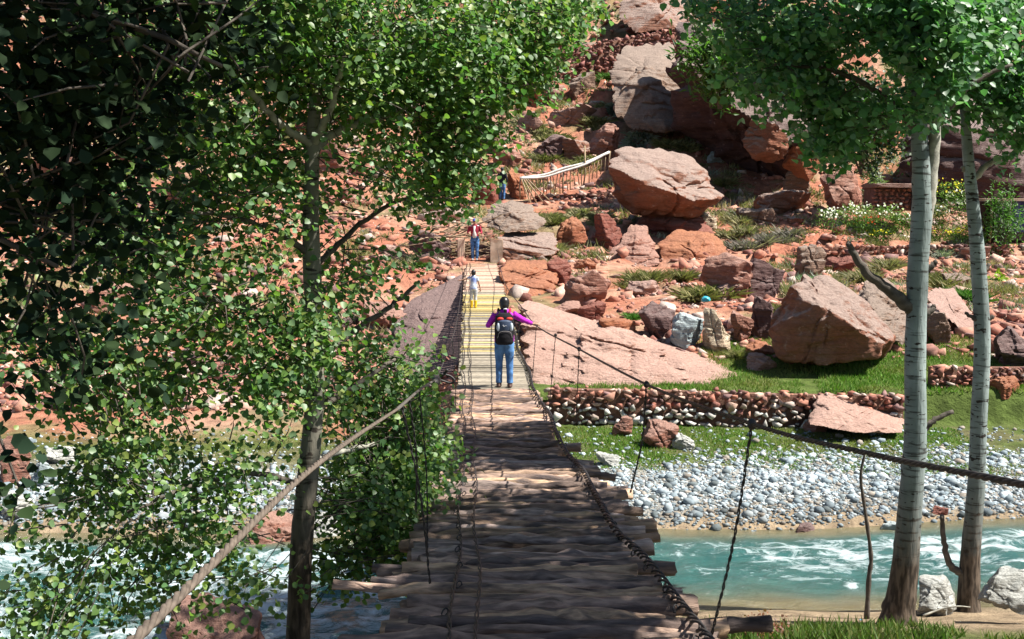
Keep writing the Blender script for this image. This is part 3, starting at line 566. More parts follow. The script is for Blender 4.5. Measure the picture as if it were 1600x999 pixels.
RK = [
 (1160, 186, 1228, 242, 'grey', 'grey sunlit block jutting from the right part of the dark cliff', {'d': 55.6, 'lean': -0.4}),
 (982, 322, 1112, 374, 'red', 'dark red rock in the shade under the overhanging boulder', {'d': 49.6}),
 (926, 335, 972, 392, 'red', 'dark red wedge of rock left of the pyramid-shaped boulder', {}),
 (868, 336, 916, 386, 'orange', 'tan and red wedge right of the flat grey-topped block', {'lean': 0.4}),
 (853, 403, 892, 446, 'red', 'rounded red boulder right of the layered orange ledge', {}),
 (884, 424, 956, 478, 'pink', 'pink slab tilting down above the long pale slab', {'lean': -0.45, 'thick': 0.6}),
 (904, 470, 946, 506, 'red', 'small dark red boulder on the upper edge of the long slab', {}),
 (998, 468, 1052, 532, 'purple', 'dark purple wedge left of the bluish white boulder', {'lean': 0.5}),
 (1046, 486, 1102, 547, 'blue', 'bluish white boulder lying among the red rocks', {'lean': -0.4}),
 (1094, 476, 1142, 552, 'cream', 'cream-coloured upright boulder right of the bluish one', {}),
 (1140, 488, 1177, 538, 'pink', 'pale pink block left of the giant brown boulder', {}),
 (1168, 463, 1208, 530, 'purple', 'dark brown block wedged against the giant boulder', {'lean': -0.3}),
 (1156, 532, 1216, 556, 'orange', 'orange-pink flat stone below the pale pink block', {}),
 (1162, 552, 1214, 580, 'pale', 'pale flat stone lying lowest left of the giant boulder', {}),
 (1240, 383, 1288, 434, 'tan', 'upright grey wedge behind the giant boulder', {'lean': -0.4}),
 (1096, 398, 1172, 462, 'pink', 'broad pink outcrop right of the bright orange boulder', {'lean': -0.3}),
 (1166, 404, 1226, 466, 'purple', 'dark split block at the right end of the pink outcrop', {}),
 (1118, 438, 1166, 470, 'pale', 'light pink rounded rock below the pink outcrop', {}),
 (1446, 488, 1492, 542, 'tan', 'round brown boulder below the tilted pale slab', {}),
 (1545, 510, 1625, 578, 'purple', 'grey-purple boulder at the right edge above the terrace', {}),
 (938, 500, 998, 532, 'orange', 'low orange rock lying at the head of the long slab', {}),
 (1000, 656, 1058, 700, 'pink', 'pink pointed rock at the foot of the terrace wall', {'lean': -0.5}),
 (1052, 676, 1082, 704, 'white', 'small white stone beside the pink pointed rock', {}),
 (952, 652, 988, 682, 'pink', 'small pink rock on the grass left of the pointed one', {}),
 (824, 212, 884, 252, 'purple', 'grey cut block on the slope above the white pole railing', {'lean': -0.35}),
 (880, 218, 926, 252, 'grey', 'cracked block right of the grey cut one', {}),
 (914, 194, 968, 248, 'pink', 'rounded pink-grey boulder behind the far end of the railing', {'lean': -0.3}),
 (846, 132, 884, 166, 'pale', 'square pink block below the dark red climbing wall', {}),
 (816, 138, 852, 168, 'orange', 'low wedge left of the square pink block', {'lean': -0.3}),
 (850, 166, 930, 200, 'pale', 'long flat pink strip of rock across the grassy slope', {'lean': -0.4, 'thick': 0.5}),
 (886, 112, 930, 154, 'tan', 'dark-sided block just right of the square pink one', {}),
 (768, 228, 812, 266, 'pink', 'pink rock uphill of the man in the black jacket', {}),
 (728, 186, 792, 246, 'tan', 'pale grey block half hidden at the edge of the poplar leaves', {}),
 (793, 262, 824, 312, 'orange', 'orange boulder right of the man in the black jacket', {}),
 (736, 270, 778, 322, 'red', 'dark red boulder left of the man in the black jacket', {}),
 (640, 362, 704, 404, 'purple', 'grey-pink rock under the left end of the brushwood', {}),
 (1228, 208, 1290, 276, 'orange', 'sunlit orange block at the right end of the dark cliff', {'d': 56.4, 'lean': -0.5}),
 (1222, 268, 1266, 312, 'tan', 'tan boulder at the foot of the dark cliff', {}),
 (1286, 258, 1352, 334, 'pink', 'reddish boulder behind the white flowers', {'lean': 0.3}),
 (1356, 272, 1410, 312, 'pink', 'pinkish boulder left of the small stone hut', {}),
 (1540, 590, 1600, 622, 'orange', 'orange-pink rock on the terrace at the right edge', {}),
 (1150, 322, 1214, 352, 'tan', 'flat grey-tan rock right of the huge overhanging boulder', {}),
 (1096, 330, 1122, 360, 'cream', 'small cream rock propped under the overhanging boulder', {}),
 (1180, 300, 1262, 336, 'grey', 'low grey rock on the rubble slope below the dark cliff', {}),
 (1104, 236, 1134, 256, 'blue', 'small blue-grey rounded stone behind the overhanging boulder', {}),
 (1290, 400, 1340, 432, 'red', 'flat red stone below the garden wall', {}),
 (978, 440, 1040, 462, 'pale', 'pale flat stone poking out of the grass tuft', {}),
 (860, 470, 908, 494, 'pink', 'flat pink stone at the upper left of the long slab', {}),
 (1252, 655, 1292, 676, 'pink', 'low pink stone left of the leaning pale boulder', {}),
 (1424, 902, 1496, 964, 'white', 'white boulder between the two right-hand trunks', {'seed': 41}),
 (1532, 888, 1612, 945, 'white', 'white boulder right of the thin right-hand trunk', {'seed': 43, 'd': 12.0}),
 (1454, 792, 1480, 806, 'red', 'small reddish stone in the water by the thick trunk', {}),
 (1236, 820, 1278, 842, 'purple', 'dark stone on the sandy edge of the gravel', {}),
 (1356, 812, 1420, 836, 'blue', 'blue-grey flat stone in the shallow water left of the thick trunk', {}),
 (-10, 686, 52, 756, 'pink', 'pink boulder on the gravel at the left edge', {}),
 (40, 722, 92, 762, 'blue', 'bluish stone right of the pink boulder at the left edge', {}),
 (70, 700, 118, 726, 'white', 'white flat stone behind the bluish one on the left gravel', {}),
 (0, 770, 60, 812, 'white', 'white stone at the water line at the left edge', {}),
 (385, 802, 480, 868, 'pink', 'pink boulder in the river left of the leafy trunk', {}),
 (480, 806, 540, 846, 'white', 'white stone in the river right of the leafy trunk', {}),
 (245, 945, 432, 1050, 'pink', 'pale pink boulder in the near river beside the tan cable', {'d': 12.4}),
 (930, 706, 968, 730, 'white', 'white stone beside the bridge at the grass edge', {}),
 (985, 812, 1030, 842, 'white', 'white stone seen past the log ends of the deck', {}),
 (560, 470, 640, 520, 'pink', 'pink rock seen through the leaves left of the bridge', {}),
 (300, 480, 380, 530, 'tan', 'tan rock on the far bank behind the left poplar', {}),
 (150, 430, 260, 490, 'pink', 'pink boulder on the slope behind the left poplar', {}),
 (60, 230, 160, 300, 'pale', 'pale rock high on the left slope behind the dark leaves', {}),
 (180, 225, 250, 275, 'pink', 'pink rock high on the left slope right of the pale one', {}),
 (95, 600, 150, 640, 'pale', 'pale stone on the far left bank', {}),
 (540, 590, 610, 640, 'orange', 'orange earthy rock below the sapling leaves left of the bridge', {}),
 (1490, 385, 1545, 405, 'pale', 'pale flat stone at the base of the garden wall', {}),
 (1468, 426, 1515, 448, 'tan', 'tan stone above the tilted pale slab', {}),
]
for x0, y0, x1, y1, m, label, kw in RK:
    big = (x1 - x0) * (y1 - y0) > 2200
    boulder(x0, y0, x1, y1, m, label, name='boulder' if big else 'rock', cat='boulder' if big else 'rock', **kw)

MARK = [(1045, 300, 'the huge overhanging boulder'), (1300, 505, 'the giant brown boulder'), (1015, 540, 'the long pale slab'), (1010, 130, 'the grey-tan rock face'), (1150, 180, 'the dark cliff'), (1085, 400, 'the bright orange boulder'), (988, 388, 'the pyramid-shaped boulder'),
        (825, 385, 'the flat grey-topped block'), (830, 440, 'the layered orange ledge'), (798, 335, 'the brown overhanging boulder'), (1490, 490, 'the tilted pale slab'), (1160, 430, 'the pink outcrop'), (1072, 517, 'the bluish white boulder'), (880, 265, 'the white pole railing'), (855, 232, 'the grey cut block'), (865, 150, 'the square pink block'),
        (1400, 395, 'the garden wall'), (960, 100, 'the climbing red wall'), (1262, 408, 'the upright grey wedge'), (1395, 300, 'the stone hut'), (1030, 10, 'the topmost crag'), (680, 500, 'the purplish slope left of the bridge'), (700, 375, 'the brushwood pile'), (490, 350, 'the trunk of the left poplar'), (300, 380, 'the crown of the left poplar')]
USED, BOX = set(), [q[:4] for q in RK] + [(955, 236, 1135, 345), (1203, 434, 1395, 579), (806, 469, 1204, 607), (596, 428, 726, 592), (1050, 50, 1290, 288), (948, 62, 1080, 207), (776, 360, 876, 476), (750, 308, 848, 362), (948, 345, 1143, 440), (1335, 432, 1425, 540), (1450, 450, 1532, 530), (700, 360, 800, 620), (1270, 290, 1560, 415), (808, 236, 956, 322), (750, 262, 800, 318)]
rng = np.random.default_rng(77); ADJ = {'pink': 'pink', 'red': 'dark red', 'orange': 'orange', 'grey': 'grey-crusted', 'tan': 'tan', 'purple': 'purplish', 'pale': 'pale pink'}
for k in range(900):
    if len(USED) >= 72: break
    x = rng.uniform(60, 1590); y = rng.uniform(10, 575) if x > 780 else rng.uniform(20, 600)
    if x < 600 and rng.random() < 0.55: continue
    ww = rng.uniform(24, 78) * (0.7 + 0.5 * rng.random()); hh = ww * rng.uniform(0.42, 0.8); bx = (x - ww / 2, y - hh, x + ww / 2, y)
    if any(min(bx[2], q[2]) - max(bx[0], q[0]) > 0.12 * ww and min(bx[3], q[3]) - max(bx[1], q[1]) > 0.25 * hh for q in BOX): continue
    if ground(x, y) < 27.3: continue
    m = list(ADJ)[rng.choice(7, p=[.24, .2, .14, .14, .1, .1, .08])]; lx, ly, nm = min(MARK, key=lambda q: (q[0] - x) ** 2 + (q[1] - y + hh / 2) ** 2); dx, dy = x - lx, y - hh / 2 - ly
    rel = ('above' if dy < 0 else 'below') if abs(dy) > abs(dx) else ('left of' if dx < 0 else 'right of'); far = 'close ' if math.hypot(dx, dy) < 75 else 'well ' if math.hypot(dx, dy) > 150 else ''
    lab = f"{'small' if ww < 34 else 'large' if ww > 62 else 'mid-sized'} {ADJ[m]} angular rock {far}{rel} {nm}"
    if lab in USED: continue
    USED.add(lab); BOX.append(bx); boulder(*bx, m, lab, name='rock', cat='rock', seed=int(2000 + k), lev=4, sink=0.35, lean=rng.uniform(-0.4, 0.4), group='rocks strewn over the slope')

# ------------------------------------------------------------------ the footbridge
def axis(y): return 0.43 - 0.0377 * y
DY = np.array([0, 2, 5.3, 9, 13, 18.7, 24, 30, 38, 45.2]); DZ = np.array([-1.62, -1.83, -2.22, -2.72, -3.10, -3.37, -3.32, -3.18, -3.02, -2.93])
_dc = np.polyfit(DY, DZ, 5)
def deck(y): return float(np.polyval(_dc, y)) + E
BR = np.array([axis(0), 0.0, deck(0)])
bridge = thing('suspension_footbridge', 'long sagging suspension footbridge of rough dark logs and grey boards across the river', 'footbridge', BR)

def log_piece(y, rng, rad, xl, xr, zt):
    n = 17; t = np.linspace(0, 1, n); x = -xl + (xl + xr) * t; ph = rng.uniform(0, 6.28, 4)
    wob = 0.030 * np.sin(t * rng.uniform(3, 8) + ph[0]) + 0.016 * np.sin(t * rng.uniform(9, 15) + ph[1]); wz = 0.014 * np.sin(t * rng.uniform(3, 7) + ph[2]) + 0.008 * np.sin(t * 14 + ph[3])
    yaw = rng.normal(0, 0.036)
    P = np.stack([axis(y) + x, y + wob + x * yaw, zt - rad + wz + x * rng.normal(0, 0.012)], 1)
    rr = rad * (1 + 0.16 * np.sin(t * rng.uniform(4, 9) + ph[1]) + rng.normal(0, 0.05, n)) * np.linspace(1.06, 0.88, n) if rng.random() < 0.5 else rad * (1 + 0.15 * np.sin(t * 6 + ph[3]) + rng.normal(0, 0.05, n)) * np.linspace(0.86, 1.08, n)
    V, f = tube(P, rr, 9); k = np.repeat(np.arange(n), 9)
    V = V + 0.006 * rng.normal(size=V.shape)
    kn = rng.random(n) < 0.12; V = V + ((V - np.repeat(P, 9, 0)) * np.repeat(kn, 9)[:, None] * 0.28)
    base = np.array(LOGC[rng.integers(0, len(LOGC))]) * rng.uniform(0.6, 1.4)
    C = np.tile(base, (len(V), 1)) * (0.85 + 0.3 * rng.random((len(V), 1)))
    return V, f, C
LOGC = [(0.34, 0.235, 0.18), (0.40, 0.27, 0.19), (0.27, 0.195, 0.165), (0.46, 0.31, 0.20), (0.31, 0.24, 0.21), (0.20, 0.145, 0.12)]
LOGS = []
rng = np.random.default_rng(5); y = 0.9
while y < 18.55:
    r = rng.uniform(0.030, 0.058) if y > 8 else (rng.uniform(0.044, 0.070) if rng.random() < 0.6 else rng.uniform(0.028, 0.045))
    LOGS.append((y, r)); y += r * 2.06 + 0.017
inview = [i for i, (yy, _) in enumerate(LOGS) if yy > 5.0]; parts = set(inview[:99])
rest = MB()
for i, (yy, r) in enumerate(LOGS):
    wl = 0.66 + 0.12 * (yy < 13) ; 
    xl = wl + rng.uniform(-0.05, 0.14); xr = (0.62 if yy > 12.5 else 0.80 if yy > 8.3 else 0.68) + rng.uniform(-0.04, 0.22 if 8.3 < yy < 12.5 else 0.12)
    if yy < 8.3: xr += rng.choice([0.0, 0.0, 0.1, 0.2]) * rng.uniform(0.6, 1.2); xl += rng.choice([0.0, 0.0, 0.08, 0.2]) * rng.uniform(0.6, 1.2)
    if rng.random() < 0.16 and 7 < yy < 14: xr += rng.uniform(0.08, 0.3)
    if rng.random() < 0.10 and yy < 13: xl += rng.uniform(0.1, 0.2)
    V, f, C = log_piece(yy, rng, r, xl, xr, deck(yy) + rng.uniform(-0.022, 0.018))
    if yy > 12.8: C = C * np.array([1.0, 0.92, 0.85])
    if i in parts: mesh('deck_log', V, f, M['log'], bridge, smooth=True, col=C, loc=BR)
    else: rest.add(V, f, C); rest.c[-1] = C
o = rest.build('log_decking', M['log'], bridge, col=True, loc=BR); o['kind'] = 'stuff'
# one long log and one branch that stick out at the near end
y = 5.95; P = np.array([[axis(y) - 0.95, y - 0.05, deck(y) - 0.16], [axis(y) + 0.2, y, deck(y) - 0.15], [axis(y) + 0.9, y + 0.05, deck(y) - 0.13], [axis(y) + 1.27, y + 0.06, deck(y) - 0.12]])
o = mesh('long_log', *tube(spline(P, 14), 0.045 + 0.006 * np.sin(np.arange(14) * 2.1), 9), M['log'], bridge, smooth=True, col=(0.06, 0.045, 0.04), loc=BR)
tag(o, 'long dark log jutting far out on the right side')
# split boards: grey then yellow-daubed then a pale smooth ramp
bd = MB(); y = 18.62
while y < 45.2:
    wd = rng.uniform(0.075, 0.125); xl = 0.62 + rng.uniform(-0.03, 0.06); xr = 0.60 + rng.uniform(-0.03, 0.06)
    V, f = box((0, 0, 0), (xl + xr, wd, 0.035)); V = V + [(xr - xl) / 2 + axis(y), y, deck(y) - 0.018 + rng.uniform(-0.006, 0.006)]
    V[:, 2] += (V[:, 1] - y) * rng.normal(0, 0.06); V[:, 1] += (V[:, 0] - axis(y)) * rng.normal(0, 0.015)
    if y < 34: c = np.array([0.30, 0.26, 0.20]) * rng.uniform(0.65, 1.2)
    else: c = np.array([0.52, 0.36, 0.27]) * rng.uniform(0.92, 1.06)
    if (22 < y < 28.5 and rng.random() < 0.2) or (28.5 <= y < 33.0 and rng.random() < 0.75): c = np.array([0.50, 0.39, 0.16]) * rng.uniform(0.8, 1.15)
    bd.add(V, f, c); y += wd + rng.uniform(0.012, 0.03) if y < 34 else wd + 0.004
bo = bd.build('board_decking', M['board'], bridge, smooth=False, col=True, loc=BR); bo['kind'] = 'stuff'; bo['label'] = 'thin grey boards daubed with yellow paint, pale at the far end'
# stringer cables under the deck
for off in (-0.5, 0.05, 0.55):
    P = np.array([[axis(q) + off, q, deck(q) - 0.16 + 0.02 * math.sin(q)] for q in np.linspace(-1.0, 45.8, 60)])
    mesh('stringer_cable', *tube(P, 0.014, 6), M['cable'], bridge, smooth=True, loc=BR)

def twisted(P, r, amp, turns, strands=2, seed=0, n=400, seg=5):
    S = spline(P, n); T = np.gradient(S, axis=0); T /= np.linalg.norm(T, axis=1)[:, None]
    a = np.cross(T, [0, 0, 1.0]); a /= np.linalg.norm(a, axis=1)[:, None] + 1e-9; b = np.cross(a, T); q = MB()
    L = np.concatenate([[0], np.cumsum(np.linalg.norm(np.diff(S, axis=0), axis=1))])
    for k in range(strands):
        th = L * turns + 2 * math.pi * k / strands + 0.8 * noise(np.stack([L * 1.3, L * 0, L * 0 + k], -1), seed)
        q.add(*tube(S + amp * (np.cos(th)[:, None] * a + np.sin(th)[:, None] * b), r, seg))
    return q
for off, r, amp, tw, lab in ((-0.53, 0.0055, 0.009, 16, 'left outer wire'), (-0.40, 0.005, 0.009, 13, 'left inner wire')):
    P = np.array([[axis(q) + off * (1.0 if q < 16 else 1.04) + 0.02 * math.sin(q * 1.7 + off * 9) - 0.035 * (q > 20), q, deck(q) + 0.04 + 0.015 * math.sin(q * 2.3)] for q in np.linspace(0.6, 45, 70)])
    twisted(P, r, amp, tw, seed=int(off * 100) % 97, n=900).build('deck_wire', M['wire'], bridge, loc=BR)
P = np.array([[axis(q) + (0.70 if q < 14 else 0.70 - 0.012 * (q - 14)) + 0.03 * math.sin(q * 1.3), q, deck(q) + 0.05 + 0.015 * math.sin(q * 2.9)] for q in np.linspace(0.6, 30, 60)])
o = twisted(P, 0.0085, 0.022, 17, 3, 5, n=1300).build('deck_chain', M['wire'], bridge, loc=BR); tag(o, 'thick tangle of chain and wire along the right deck edge')
q_ = MB(); rng = np.random.default_rng(8)
for q in np.linspace(5.2, 17.5, 24):                       # wire ties round the logs
    for off in (-0.53, 0.70):
        c = np.array([axis(q) + off + rng.normal(0, 0.02), q + rng.normal(0, 0.05), deck(q) + 0.03])
        th = np.linspace(0, 6.0, 9); q_.add(*tube(c + np.stack([0.018 * np.cos(th), 0.03 * np.sin(th * 1.3), 0.014 * np.sin(th)], 1), 0.005, 4))
q_.build('wire_ties', M['wire'], bridge, loc=BR)['kind'] = 'stuff'

def hcable(pts):
    return np.array([at(*p) for p in pts])
Lp = hcable([(210, 999, 1.04), (500, 722, 2.33), (620, 640, 4.64), (660, 606, 7.6), (682, 593, 9.9), (700, 546, 13), (714, 500, 20), (722, 441, 30), (722, 414, 37), (721, 386, 45.3)])
Rp = hcable([(1600, 758, 2.54), (1352, 708, 3.6), (1175, 663, 5.0), (1010, 601, 8.0), (905, 546, 12), (838, 509, 18.5), (815, 480, 23), (792, 449, 30), (783, 424, 37), (777, 390, 45.3)])
Lnear = Lp[0] + (Lp[0] - Lp[1]) / np.linalg.norm(Lp[0] - Lp[1]) * 2.0; Rnear = Rp[0] + (Rp[0] - Rp[1]) / np.linalg.norm(Rp[0] - Rp[1]) * 3.4
def cable_part(P, r, m, label, strands=3):
    o = twisted(P, r * 0.62, r * 0.5, 6.283 / (r * 14), strands, 3, n=int(60 + 16 * np.linalg.norm(P[-1] - P[0]) / max(r * 10, .08)), seg=6).build('hand_cable', m, bridge, loc=BR); o['label'] = label; return o
cable_part(np.vstack([[Lnear], Lp[:3]]), 0.006, M['rope'], 'tan near end of the left hand cable')
cable_part(Lp[2:5], 0.008, M['cable'], 'dark spliced middle of the left hand cable')
cable_part(Lp[4:], 0.007, M['wire'], 'thin far run of the left hand cable')
rcab = cable_part(np.vstack([[Rnear], Rp]), 0.0095, M['wire'], 'dark right hand cable')
# the black splice on the left cable
k = Lp[4]; s_ = MB(); dirn = (Lp[5] - Lp[3]); dirn /= np.linalg.norm(dirn)
th = np.linspace(0, 1, 9); s_.add(*tube(k + np.outer(th - 0.75, dirn) * 0.30 * 1.6, [0.012, 0.03, 0.045, 0.05, 0.048, 0.045, 0.038, 0.028, 0.012], 9))
s_.add(*tube(spline([k + [0.0, 0, -0.01], k + [0.07, 0.03, 0.05], k + [0.10, 0, 0.09]], 8), 0.014, 6))
s_.add(*tube(spline([k + [0.02, 0, 0.0], k + [0.12, 0.02, -0.035], k + [0.165, 0.02, -0.015], k + [0.12, 0.02, 0.03], k + [0.03, 0, 0.05]], 16), 0.010, 6))
s_.build('cable_splice', M['wire'], bridge, loc=BR)
# hangers
def hanger(P, r, strands=2, m='wire'):
    twisted(np.array(P), r, r * 1.1, 60, strands, 2, n=90).build('hanger_wire', M[m], bridge, loc=BR)
for (px, py, d, bx, by, mx_) in ((1010, 601, 8.0, 985, 770, 0.03), (1175, 663, 5.0, 1108, 1010, 0.02), (905, 546, 12, 900, 660, 0.0), (868, 524, 15, 858, 640, 0.0)):
    a = at(px, py, d); b = at(bx, by, d + 0.25); mid = (a + b) / 2 + [mx_, 0, 0]
    hanger([a, mid, b], 0.0042 * (1 if d < 9 else 0.8))
    s2 = MB(); V, f = ico(2); s2.add(V * [0.022, 0.022, 0.028] + a, f); s2.build('clamp', M['wire'], rcab, loc=BR)
for (px, py, d, bx, by) in ((628, 634, 5.0, 672, 912), (655, 610, 7.2, 668, 860), (682, 594, 9.9, 706, 745), (640, 625, 5.8, 650, 800), (706, 528, 15, 712, 640), (714, 500, 20, 716, 580), (722, 441, 30, 722, 500)):
    a = at(px, py, d); b = at(bx, by, d + 0.2); hanger([a, (a + b) / 2 + [0.02, 0, 0], b], 0.0034)
for (px, py, d, bx, by) in ((838, 509, 18.5, 832, 590), (815, 480, 23, 806, 555), (792, 449, 30, 786, 500)):
    a = at(px, py, d); b = at(bx, by, d); hanger([a, (a + b) / 2, b], 0.004)
# posts
def post(px0, px1, py0, py1, d, m, dz=0.0):
    a = at(px0, py1, d); b = at(px1, py0, d); V, f = box(((a[0] + b[0]) / 2, d, (a[2] + b[2]) / 2), (b[0] - a[0], 0.26, b[2] - a[2])); bm_ = bmesh.new()
    vs = [bm_.verts.new(v) for v in V]; [bm_.faces.new([vs[i] for i in q]) for q in f]; bmesh.ops.bevel(bm_, geom=bm_.edges[:], offset=0.025, segments=2, affect='EDGES'); bmesh.ops.subdivide_edges(bm_, edges=bm_.edges[:], cuts=2, use_grid_fill=True)
    V = np.array([v.co[:] for v in bm_.verts]); bm_.verts.index_update(); f = [[v.index for v in q.verts] for q in bm_.faces]; bm_.free(); V = V + 0.018 * np.stack([noise(V * 6, k) for k in (1, 2, 3)], 1)
    return mesh('anchor_post', V, f, m, bridge, smooth=False, loc=BR)
M['postw'] = mat('whitewashed_stone', (0.55, 0.42, 0.32), 0.9, 0.1, vary=0.3, vscale=4, vcol=(0.4, 0.24, 0.16), bump=0.4, bscale=18)
post(715, 726, 373, 418, 45.5, M['postw']); post(766, 786, 374, 416, 45.5, M['postw'])
for p_ in (Lnear, Rnear):
    g = float(height(p_[0], p_[1])) - 0.2; mesh('anchor_post', *tube(np.array([[p_[0], p_[1], g], [p_[0] + 0.01, p_[1], (g + p_[2]) / 2], [p_[0], p_[1], p_[2] + 0.18]]), [0.1, 0.09, 0.085], 10), M['limb'], bridge, smooth=True, loc=BR)

# ------------------------------------------------------------------ trees
HEART = np.array([[0, 0, 0], [-0.42, 0.22, 0.10], [-0.40, 0.58, 0.08], [0, 1.0, -0.06], [0.40, 0.58, 0.08], [0.42, 0.22, 0.10], [0, 0.5, -0.02]])
HF = np.array([[0, 6, 1], [1, 6, 2], [2, 6, 3], [3, 6, 4], [4, 6, 5], [5, 6, 0]])
DIA = np.array([[0, 0, 0], [-0.50, 0.40, 0.10], [0, 1.0, -0.06], [0.50, 0.40, 0.10]]); DF = np.array([[0, 2, 1], [0, 3, 2]])
def leaves(P, size, pal, rng, shape='dia', up=0.55, var=0.3, droop=0.35):
    n = len(P); S, Fq = (HEART, HF) if shape == 'heart' else (DIA, DF) if shape == 'dia' else (DIA * [0.25, 1, 1], DF)
    nz = rng.normal(size=(n, 3)) * 0.9; nz[:, 2] = np.abs(nz[:, 2]) + up * 0.6; nz[:, 0] += 0.35; nz[:, 1] -= 0.45; nz /= np.linalg.norm(nz, axis=1)[:, None]
    t = rng.normal(size=(n, 3)); t[:, 2] -= droop; t -= (t * nz).sum(1)[:, None] * nz; t /= np.linalg.norm(t, axis=1)[:, None]; b = np.cross(t, nz)
    s = size * rng.uniform(0.65, 1.25, n)
    V = P[:, None] + s[:, None, None] * (S[None, :, 0:1] * b[:, None] + S[None, :, 1:2] * t[:, None] + S[None, :, 2:3] * nz[:, None])
    Fc = (Fq[None] + (np.arange(n) * len(S))[:, None, None]).reshape(-1, 3); C = np.repeat(pick(rng, pal, n, var), len(S), 0)
    return V.reshape(-1, 3), Fc, C
POP = [(0.10, 0.19, 0.045), (0.14, 0.25, 0.06), (0.065, 0.135, 0.04), (0.19, 0.29, 0.075), (0.10, 0.21, 0.08), (0.21, 0.27, 0.06), (0.17, 0.27, 0.13)]
POPB = [(0.08, 0.20, 0.09), (0.12, 0.26, 0.12), (0.09, 0.22, 0.06), (0.17, 0.30, 0.14), (0.07, 0.16, 0.075), (0.17, 0.29, 0.18)]

def tree(name, label, cat, trunk, branches, blobs, leaf=0.055, pal=POP, bark='bark', limb='palelimb', d=8.5, per=13, spread=0.14, seed=0, shape='dia', group=None, root=None, twigs=True, sparse=None, dens=1.0, clear=(), lm='leaf'):
    """trunk: [(px,py,width_px[,d])...] base first; blobs: (px,py,rx_px,ry_px,d,depth_m,clusters)"""
    rng = np.random.default_rng(seed)
    def wp(q): return at(q[0], q[1], q[3] if len(q) > 3 else d)
    TP = np.array([wp(q) for q in trunk]); TR = np.array([q[2] * (q[3] if len(q) > 3 else d) / F / 2 for q in trunk])
    base = root if root is not None else TP[0].copy()
    t = thing(name, label, cat, base, 0, group)
    n = 8 * len(TP); S = spline(TP, n); rr = np.interp(np.linspace(0, 1, n), np.linspace(0, 1, len(TP)), TR) * 0.93
    jit = np.stack([noise(np.stack([S[:, 2] * 1.1, 0 * S[:, 2], 0 * S[:, 2] + k], -1), seed) for k in (0, 5)], 1); S[:, :2] += 0.022 * jit * (rr[:, None] / 0.1)
    V, f = tube(S, rr, 18); c = np.repeat(S, 18, 0); dr = V - c
    V = c + dr * (1 + 0.05 * fbm(V * [5, 5, 2.0], seed, 3) + 0.30 * np.clip(fbm(V * [5, 5, 7.0], seed + 3, 2) - 0.22, 0, 1))[:, None]
    mesh('trunk', V, f, M[bark], t, smooth=True, loc=base)
    tips = []
    for br in branches:
        pts, dark = br[:-1], br[-1]; BP = np.array([wp(q) for q in pts]); BRr = np.array([q[2] * (q[3] if len(q) > 3 else d) / F / 2 for q in pts]); m_ = 5 * len(BP)
        S2 = spline(BP, m_) + 0.006 * rng.normal(size=(m_, 3)); mesh('branch', *tube(S2, np.interp(np.linspace(0, 1, m_), np.linspace(0, 1, len(BP)), BRr), 9), M['limb' if dark else limb], t, smooth=True, loc=base); tips.append(S2)
    skel = np.vstack([S] + tips) if tips else S
    LP = []; tw = MB()
    for (px, py, rx, ry, dd, dep, ncl) in blobs:
        ncl = int(ncl * dens)
        c = at(px, py, dd); k = dd / F; g = rng.normal(size=(ncl, 3)); g /= np.linalg.norm(g, axis=1)[:, None]; g *= rng.random((ncl, 1)) ** 0.40
        CP = c + g * [rx * k, dep, ry * k]
        if sparse is not None: CP = CP[fbm(CP * sparse[0], seed + 40, 3) > sparse[1]]
        for q in CP:
            qx, qy = proj(q)
            if any(x0 < qx < x1 and y0 < qy < y1 and q[1] < dm and rng.random() < pr for x0, y0, x1, y1, dm, pr in clear): continue
            dist = np.linalg.norm(skel - q, axis=1) + rng.random(len(skel)) * 0.5; j = skel[np.argmin(dist + 0.3 * (skel[:, 2] > q[2] + 0.2))]; dirn = q - j; ln = np.linalg.norm(dirn) + 1e-6
            end = q + dirn / ln * spread + [0, 0, -0.04]
            if twigs and rng.random() < 0.32:
                st = q - dirn / ln * min(ln, rng.uniform(0.15, 0.35)) + rng.normal(0, 0.07, 3); tw.add(*tube(np.array([st, q + rng.normal(0, 0.03, 3), end]), [0.0055, 0.004, 0.002], 4, False))
            m_ = max(3, rng.poisson(per)); a = rng.random((m_, 1)); LP.append(q * (1 - a) + end * a + rng.normal(0, spread * 0.62, (m_, 3)))
    if tw.n: tw.build('twigs', M['limb'], t, loc=base)['kind'] = 'stuff'
    V, Fc, C = leaves(np.concatenate(LP), leaf, pal, rng, shape)
    mesh('crown', V, Fc, M[lm], t, col=C, loc=base)
    return t

